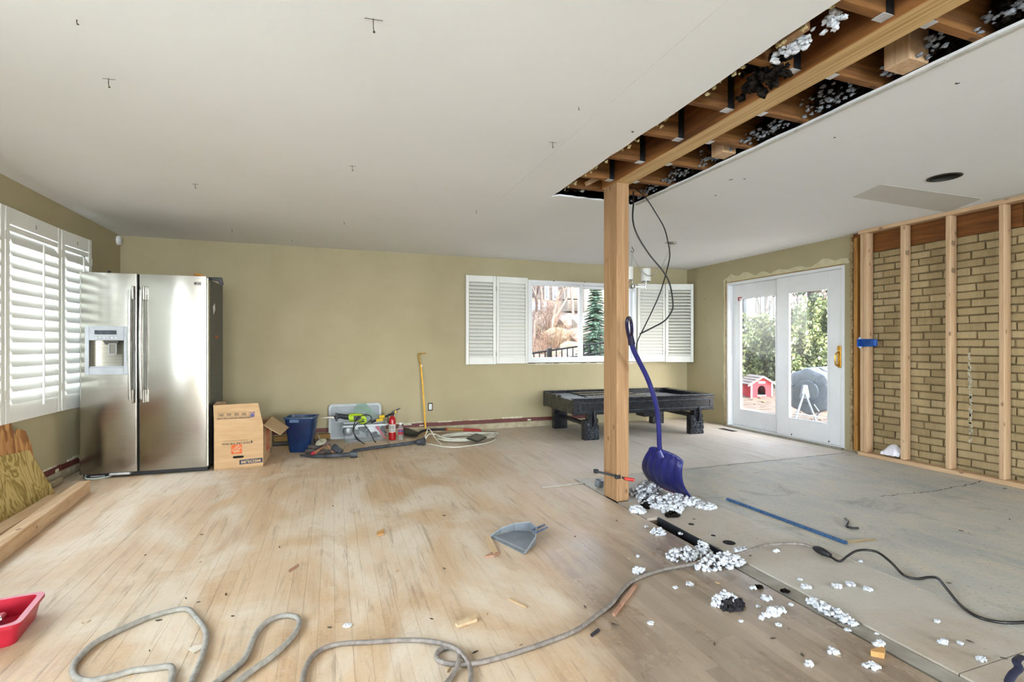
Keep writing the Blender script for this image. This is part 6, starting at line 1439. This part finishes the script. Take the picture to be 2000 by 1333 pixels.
# ------------------------------------------------------------------ outdoors: beyond the patio door
# red dog house
a, c = F(1466, 781, -.12), F(1509, 781, -.12); dh = thing('dog_house', 'small red wooden dog house with grey roof beyond the patio door', 'dog house', (a.x, a.y, gz(a.x, a.y)), math.atan2((c-a).y, (c-a).x)+.0)
Wd = (c-a).length; RD = plain('barn_red_boards', '9A1220', 'AE1C2B', .6, scale=10); WT = plain('white_trim_paint', 'DADAD8'); hW = .36; pk = .50; dd = .55
arch = [(Wd*.68, .06), (Wd*.68, .2)]+[(Wd*.5+Wd*.18*math.cos(t_), .2+.09*math.sin(t_)) for t_ in (PI/5, 2*PI/5, PI/2, 3*PI/5, 4*PI/5)]+[(Wd*.32, .2), (Wd*.32, .06)]
fr_ = [(0, 0), (Wd, 0), (Wd, hW), (Wd/2, pk), (0, hW)]
m = MB(); m.prism([(0, 0), (Wd*.32, 0), (Wd*.32, hW*.99), (0, hW)], 0, .02, XZ(0, .02, 0)); m.prism([(Wd*.68, 0), (Wd, 0), (Wd, hW), (Wd*.68, hW*.99)], 0, .02, XZ(0, .02, 0)); m.prism([(Wd*.32, .30), (Wd*.68, .30), (Wd*.68, hW*.99), (Wd, hW), (Wd/2, pk), (0, hW), (Wd*.32, hW*.99)], 0, .02, XZ(0, .02, 0)); m.prism([(Wd*.32, 0), (Wd*.68, 0), (Wd*.68, .06), (Wd*.32, .06)], 0, .02, XZ(0, .02, 0))
m.prism([(Wd*.32, .2), (Wd*.36, .26), (Wd*.42, .285), (Wd*.5, .29), (Wd*.58, .285), (Wd*.64, .26), (Wd*.68, .2), (Wd*.68, .30), (Wd*.32, .30)], 0, .02, XZ(0, .02, 0))
m.build('front_wall', RD, dh)
m = MB(); m.b2((0, .02, 0), (.02, dd, hW)); m.b2((Wd-.02, .02, 0), (Wd, dd, hW)); m.b2((0, dd-.02, 0), (Wd, dd, hW)); m.build('side_wall', RD, dh)
for x in (.0, Wd-.035): MB().b2((x, -.012, 0), (x+.035, .003, hW-.01)).build('corner_trim', WT, dh)
MB().b2((Wd*.34, -.012, .345), (Wd*.66, .0, .385)).build('name_plate', WT, dh)
MB().b2((Wd*.3, -.01, .045), (Wd*.7, .0, .075)).build('door_sill', WT, dh)
SHN = plain('grey_roof_shingle', '55514F', '6A6663', .9, scale=20)
for sg in (-1, 1):
    e0 = Vector((Wd/2+sg*(Wd/2+.09), 0, hW-.055)); ap = Vector((Wd/2, 0, pk+.012))
    for k in range(4):
        p_, q_ = e0.lerp(ap, k/4), e0.lerp(ap, (k+1)/4); lift = Vector((0, 0, .012))
        MB().slab([p_+Vector((0, -.08, .014)), q_+Vector((0, -.08, .0)), q_+Vector((0, dd+.05, .0)), p_+Vector((0, dd+.05, .014))], .012*sg).build('shingle_course', SHN, dh)
    MB().slab([e0+Vector((0, -.085, -.03)), ap+Vector((0, -.085, -.03)), ap+Vector((0, -.085, .0)), e0+Vector((0, -.085, .0))], .012).build('fascia', WT, dh)
# compost tumbler
tc = PD(1590, 765, 7.9); ax = Vector((.93, -.25, .0)).normalized()
axd = (Vector((math.cos(TH), -math.sin(TH), 0))*.78+Vector((math.sin(TH), math.cos(TH), 0))*.62).normalized()
tm = thing('compost_tumbler', 'dark blue grey compost tumbler on a tube stand beyond the patio door', 'compost tumbler', (tc.x, tc.y, gz(tc.x, tc.y)))
TUM = plain('slate_drum_plastic', '39434E', '47525E', .4, scale=5)
Mq = Matrix.Translation(PD(1573, 765, 7.75)) @ axd.to_track_quat('Z', 'Y').to_matrix().to_4x4()
def octo(r, z, k=.05): return [((r*(1+k*math.cos(8*t_)))*math.cos(t_), (r*(1+k*math.cos(8*t_)))*math.sin(t_), z) for t_ in [2*PI*i/48 for i in range(48)]]
m = MB(); L_ = [octo(.02, -.0, 0), octo(.17, .0, 0), octo(.18, .03, 0), octo(.29, .03, .02), octo(.335, .06, .03), octo(.35, .12, .04), octo(.35, .85, .04), octo(.29, .95, .02)]
m.v = [p for l_ in L_ for p in l_]; m.f = [(i*48+k, i*48+(k+1) % 48, (i+1)*48+(k+1) % 48, (i+1)*48+k) for i in range(len(L_)-1) for k in range(48)]; m.v = [tuple(Mq @ Vector(p)) for p in m.v]
m.build('drum', TUM, tm, world=True, smooth=35)
for t_, r0, r1 in ((.4, .2, .33), (2.3, .2, .33), (4.2, .22, .34)):
    MB().tube([Mq @ Vector((r0*math.cos(t_), r0*math.sin(t_), .02)), Mq @ Vector((r1*math.cos(t_), r1*math.sin(t_), .05))], .018, 7).build('end_rib', TUM, tm, world=True)
m = MB()
for k in range(40):
    a = 2*PI*k/40; m.v += [tuple(Mq @ Vector((.357*math.cos(a), .357*math.sin(a), z))) for z in (.36, .43)]
m.f = [(2*k, 2*((k+1) % 40), 2*((k+1) % 40)+1, 2*k+1) for k in range(40)]; m.build('drum_band', plain('drum_band_dark', '2C343D', '36404A', .4), tm, world=True, smooth=50)
STM = plain('stand_tube_grey', '5E666E', '6E767E', .35, .4); hub = Mq @ Vector((0, 0, -.03))
MB().prism([(-.07, -.1), (.07, -.1), (.03, .1), (-.03, .1)], -.02, .03, Matrix.Translation(hub) @ Matrix.Rotation(-TH, 4, 'Z') @ Matrix.Rotation(PI/2, 4, 'X')).build('hub_plate', STM, tm, world=True)
for u, v, d in ((1545, 822, 7.35), (1603, 838, 7.2)):
    e = PD(u, v, d); e.z = gz(e.x, e.y); MB().tube([hub, e], .017, 8).build('stand_leg', STM, tm, world=True, smooth=60)
hub2 = Mq @ Vector((0, 0, 1.0))
for sgn in (-1, 1):
    e = hub2+Vector((math.cos(TH), -math.sin(TH), 0))*.28*sgn; e.z = gz(e.x, e.y); MB().tube([hub2, e], .017, 8).build('stand_leg', STM, tm, world=True, smooth=60)
MB().tube([PD(1550, 808, 7.35), PD(1600, 815, 7.25)], .012, 7).build('stand_brace', STM, tm, world=True)
# ivy hedge
def ivy(u0, u1, d0, h0, h1, n, seed, mats, label, name='ivy_hedge', cat='hedge', sz=.06):
    rr = random.Random(seed); t = thing(name, label, cat, tuple(G((u0+u1)/2, d0)))
    bk = MB()
    def bf(a, b_):
        u = u0+(u1-u0)*a; p = G(u, d0+.45); hh = h0+(h1-h0)*a; n_ = mnoise.noise(Vector((u*.03, b_*3, seed)))
        return (p.x+n_*.2, p.y+n_*.2, p.z-.1+b_*(hh-.25+.2*n_))
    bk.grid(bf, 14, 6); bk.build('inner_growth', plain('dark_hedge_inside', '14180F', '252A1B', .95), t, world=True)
    ms = [MB(), MB()]
    for k in range(n):
        a = rr.random(); u = u0+(u1-u0)*a; hh = (h0+(h1-h0)*a)*(1+.16*mnoise.noise(Vector((u*.05, 7, seed)))); f_ = rr.random()**.85
        dd_ = d0+.35*mnoise.noise(Vector((u*.06, f_*4, seed)))+rr.uniform(-.12, .15)
        p = G(u, dd_); c = Vector((p.x, p.y, p.z+f_*hh)); s_ = sz*rr.uniform(.6, 1.3)
        nx = Vector((rr.uniform(-1, 1), rr.uniform(-1, 1), rr.uniform(-.3, 1))).normalized(); x_ = nx.orthogonal().normalized(); y_ = nx.cross(x_); m = ms[rr.random() < .4]; o_ = len(m.v)
        m.v += [tuple(c+x_*s_), tuple(c+y_*s_*.6+x_*.2*s_), tuple(c-x_*s_*.7), tuple(c-y_*s_*.6+x_*.2*s_)]; m.f.append((o_, o_+1, o_+2, o_+3))
    for m, mt in zip(ms, mats):
        o_ = m.build('leaves', mt, t, world=True, fix=False); o_['kind'] = 'stuff'
    return t
LEAF = [plain('ivy_green', '465434', '667448', .4, scale=3), plain('ivy_yellow_green', '7E8656', '9CA473', .4, scale=3)]
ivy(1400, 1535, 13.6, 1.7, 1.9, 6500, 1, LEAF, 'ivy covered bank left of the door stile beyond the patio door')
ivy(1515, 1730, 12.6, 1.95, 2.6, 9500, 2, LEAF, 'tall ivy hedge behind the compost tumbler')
# ivy-clad trunk
p = G(1592, 14.6); tk_ = thing('ivy_tree', 'thick tree trunk wrapped in ivy beyond the patio door', 'tree', tuple(p)); MB().tube([(0, 0, -.1), (.05, 0, 2), (0, 0, 6)], [.28, .24, .2], 12).build('trunk', BARK, tk_, smooth=60)
m = MB(); rr = random.Random(9)
for k in range(2600):
    a = rr.uniform(0, 2*PI); z = rr.uniform(0, 6); R_ = .34+rr.uniform(-.08, .14); c = Vector((R_*math.cos(a)-.1, R_*math.sin(a), z)); s_ = .07; nx = Vector((math.cos(a)+rr.uniform(-.6, .6), math.sin(a)+rr.uniform(-.6, .6), rr.uniform(-.3, .6))).normalized(); x_ = nx.orthogonal().normalized(); y_ = nx.cross(x_); o_ = len(m.v)
    m.v += [tuple(c+x_*s_), tuple(c+y_*s_*.6), tuple(c-x_*s_*.7), tuple(c-y_*s_*.6)]; m.f.append((o_, o_+1, o_+2, o_+3))
o_ = m.build('ivy_leaves', plain('dark_ivy', '2F3A26', '4A5638', .5, scale=3), tk_, fix=False); o_['kind'] = 'stuff'
p = G(1615, 15.2); tag(MB().tube([p-Vector((0, 0, .1)), p+Vector((.05, 0, 3)), p+Vector((0, 0, 6))], [.2, .17, .15], 10).build('leafless_tree', plain('brown_bark', '6B5546', '8A7160', .9, scale=8, stretch=(4, 4, 1)), smooth=60), 'bare brown tree trunk right of the ivy clad one', 'tree')
for i, (u, d, h) in enumerate(((1436, 20, 7), (1455, 22, 7.5), (1478, 21, 7), (1500, 23, 8), (1548, 20, 7), (1562, 22, 8), (1580, 24, 8), (1632, 21, 7), (1650, 19, 6.5))):
    tree(G(u, d), h, .09, 1700+i, BARK, 'bare tree in the distance beyond the patio door, %s from the left' % ('first', 'second', 'third', 'fourth', 'fifth', 'sixth', 'seventh', 'eighth', 'ninth')[i], .04*(-1)**i, 4)
# iron fence above the bank
fa, fb_ = PD(1405, HZ, 15.0), PD(1528, HZ, 15.6); f2 = thing('iron_fence', 'tall dark iron fence on the bank behind the left door glass', 'fence', (fa.x, fa.y, gz(fa.x, fa.y)))
for zz in (1.55, 2.75): MB().tube([Vector((fa.x, fa.y, zz)), Vector((fb_.x, fb_.y, zz))], .025, 5).build('rail', FEN, f2, world=True)
for k in range(15):
    q = fa.lerp(fb_, k/14); MB().b2((q.x-.014, q.y-.014, gz(q.x, q.y)), (q.x+.014, q.y+.014, 2.9)).build('picket', FEN, f2, world=True)
p = PD(1458, HZ, 15.2); MB().b2((p.x-.1, p.y-.1, gz(p.x, p.y)), (p.x+.1, p.y+.1, 2.6), .01).build('fence_post', plain('grey_fence_post', '4A4E50', '5B5F61', .8), f2, world=True)
tag(MB().box(G(1450, 14.4)+Vector((0, 0, .95)), (1.5, .12, .5), .02, Matrix.Rotation(-.7, 3, 'Z')).build('retaining_board', plain('weathered_board', '8B8074')), 'weathered plank edging half hidden in the ivy bank', 'board')
# garden edging and far backdrop trees
e0, e1, e2 = G(1440, 9.6), G(1500, 9.4), G(1660, 7.6)
tag(MB().tube(spline([e0+Vector((0, 0, .03)), e1+Vector((0, 0, .03)), e2+Vector((0, 0, .03))], 8), .05, 6, flat=.7).build('garden_edging', BLK), 'pale stone edging curving through the leaf litter beyond the door', 'edging')
mm = MB(); rr = random.Random(12)
for k in range(140):
    u = rr.uniform(1420, 1680); d = rr.uniform(7.5, 12.5); p = G(u, d); s_ = rr.uniform(.015, .04); mm.blob((p.x, p.y, p.z+s_*.2), s_, 1, .4, (1.3, 1.3, .4), rr)
o_ = tag(mm.build('leaf_litter', plain('dry_leaves', '6A5038', '866848', .9, scale=30), fix=False), 'dry leaves scattered over the ground beyond the door', 'leaves', kind='stuff')
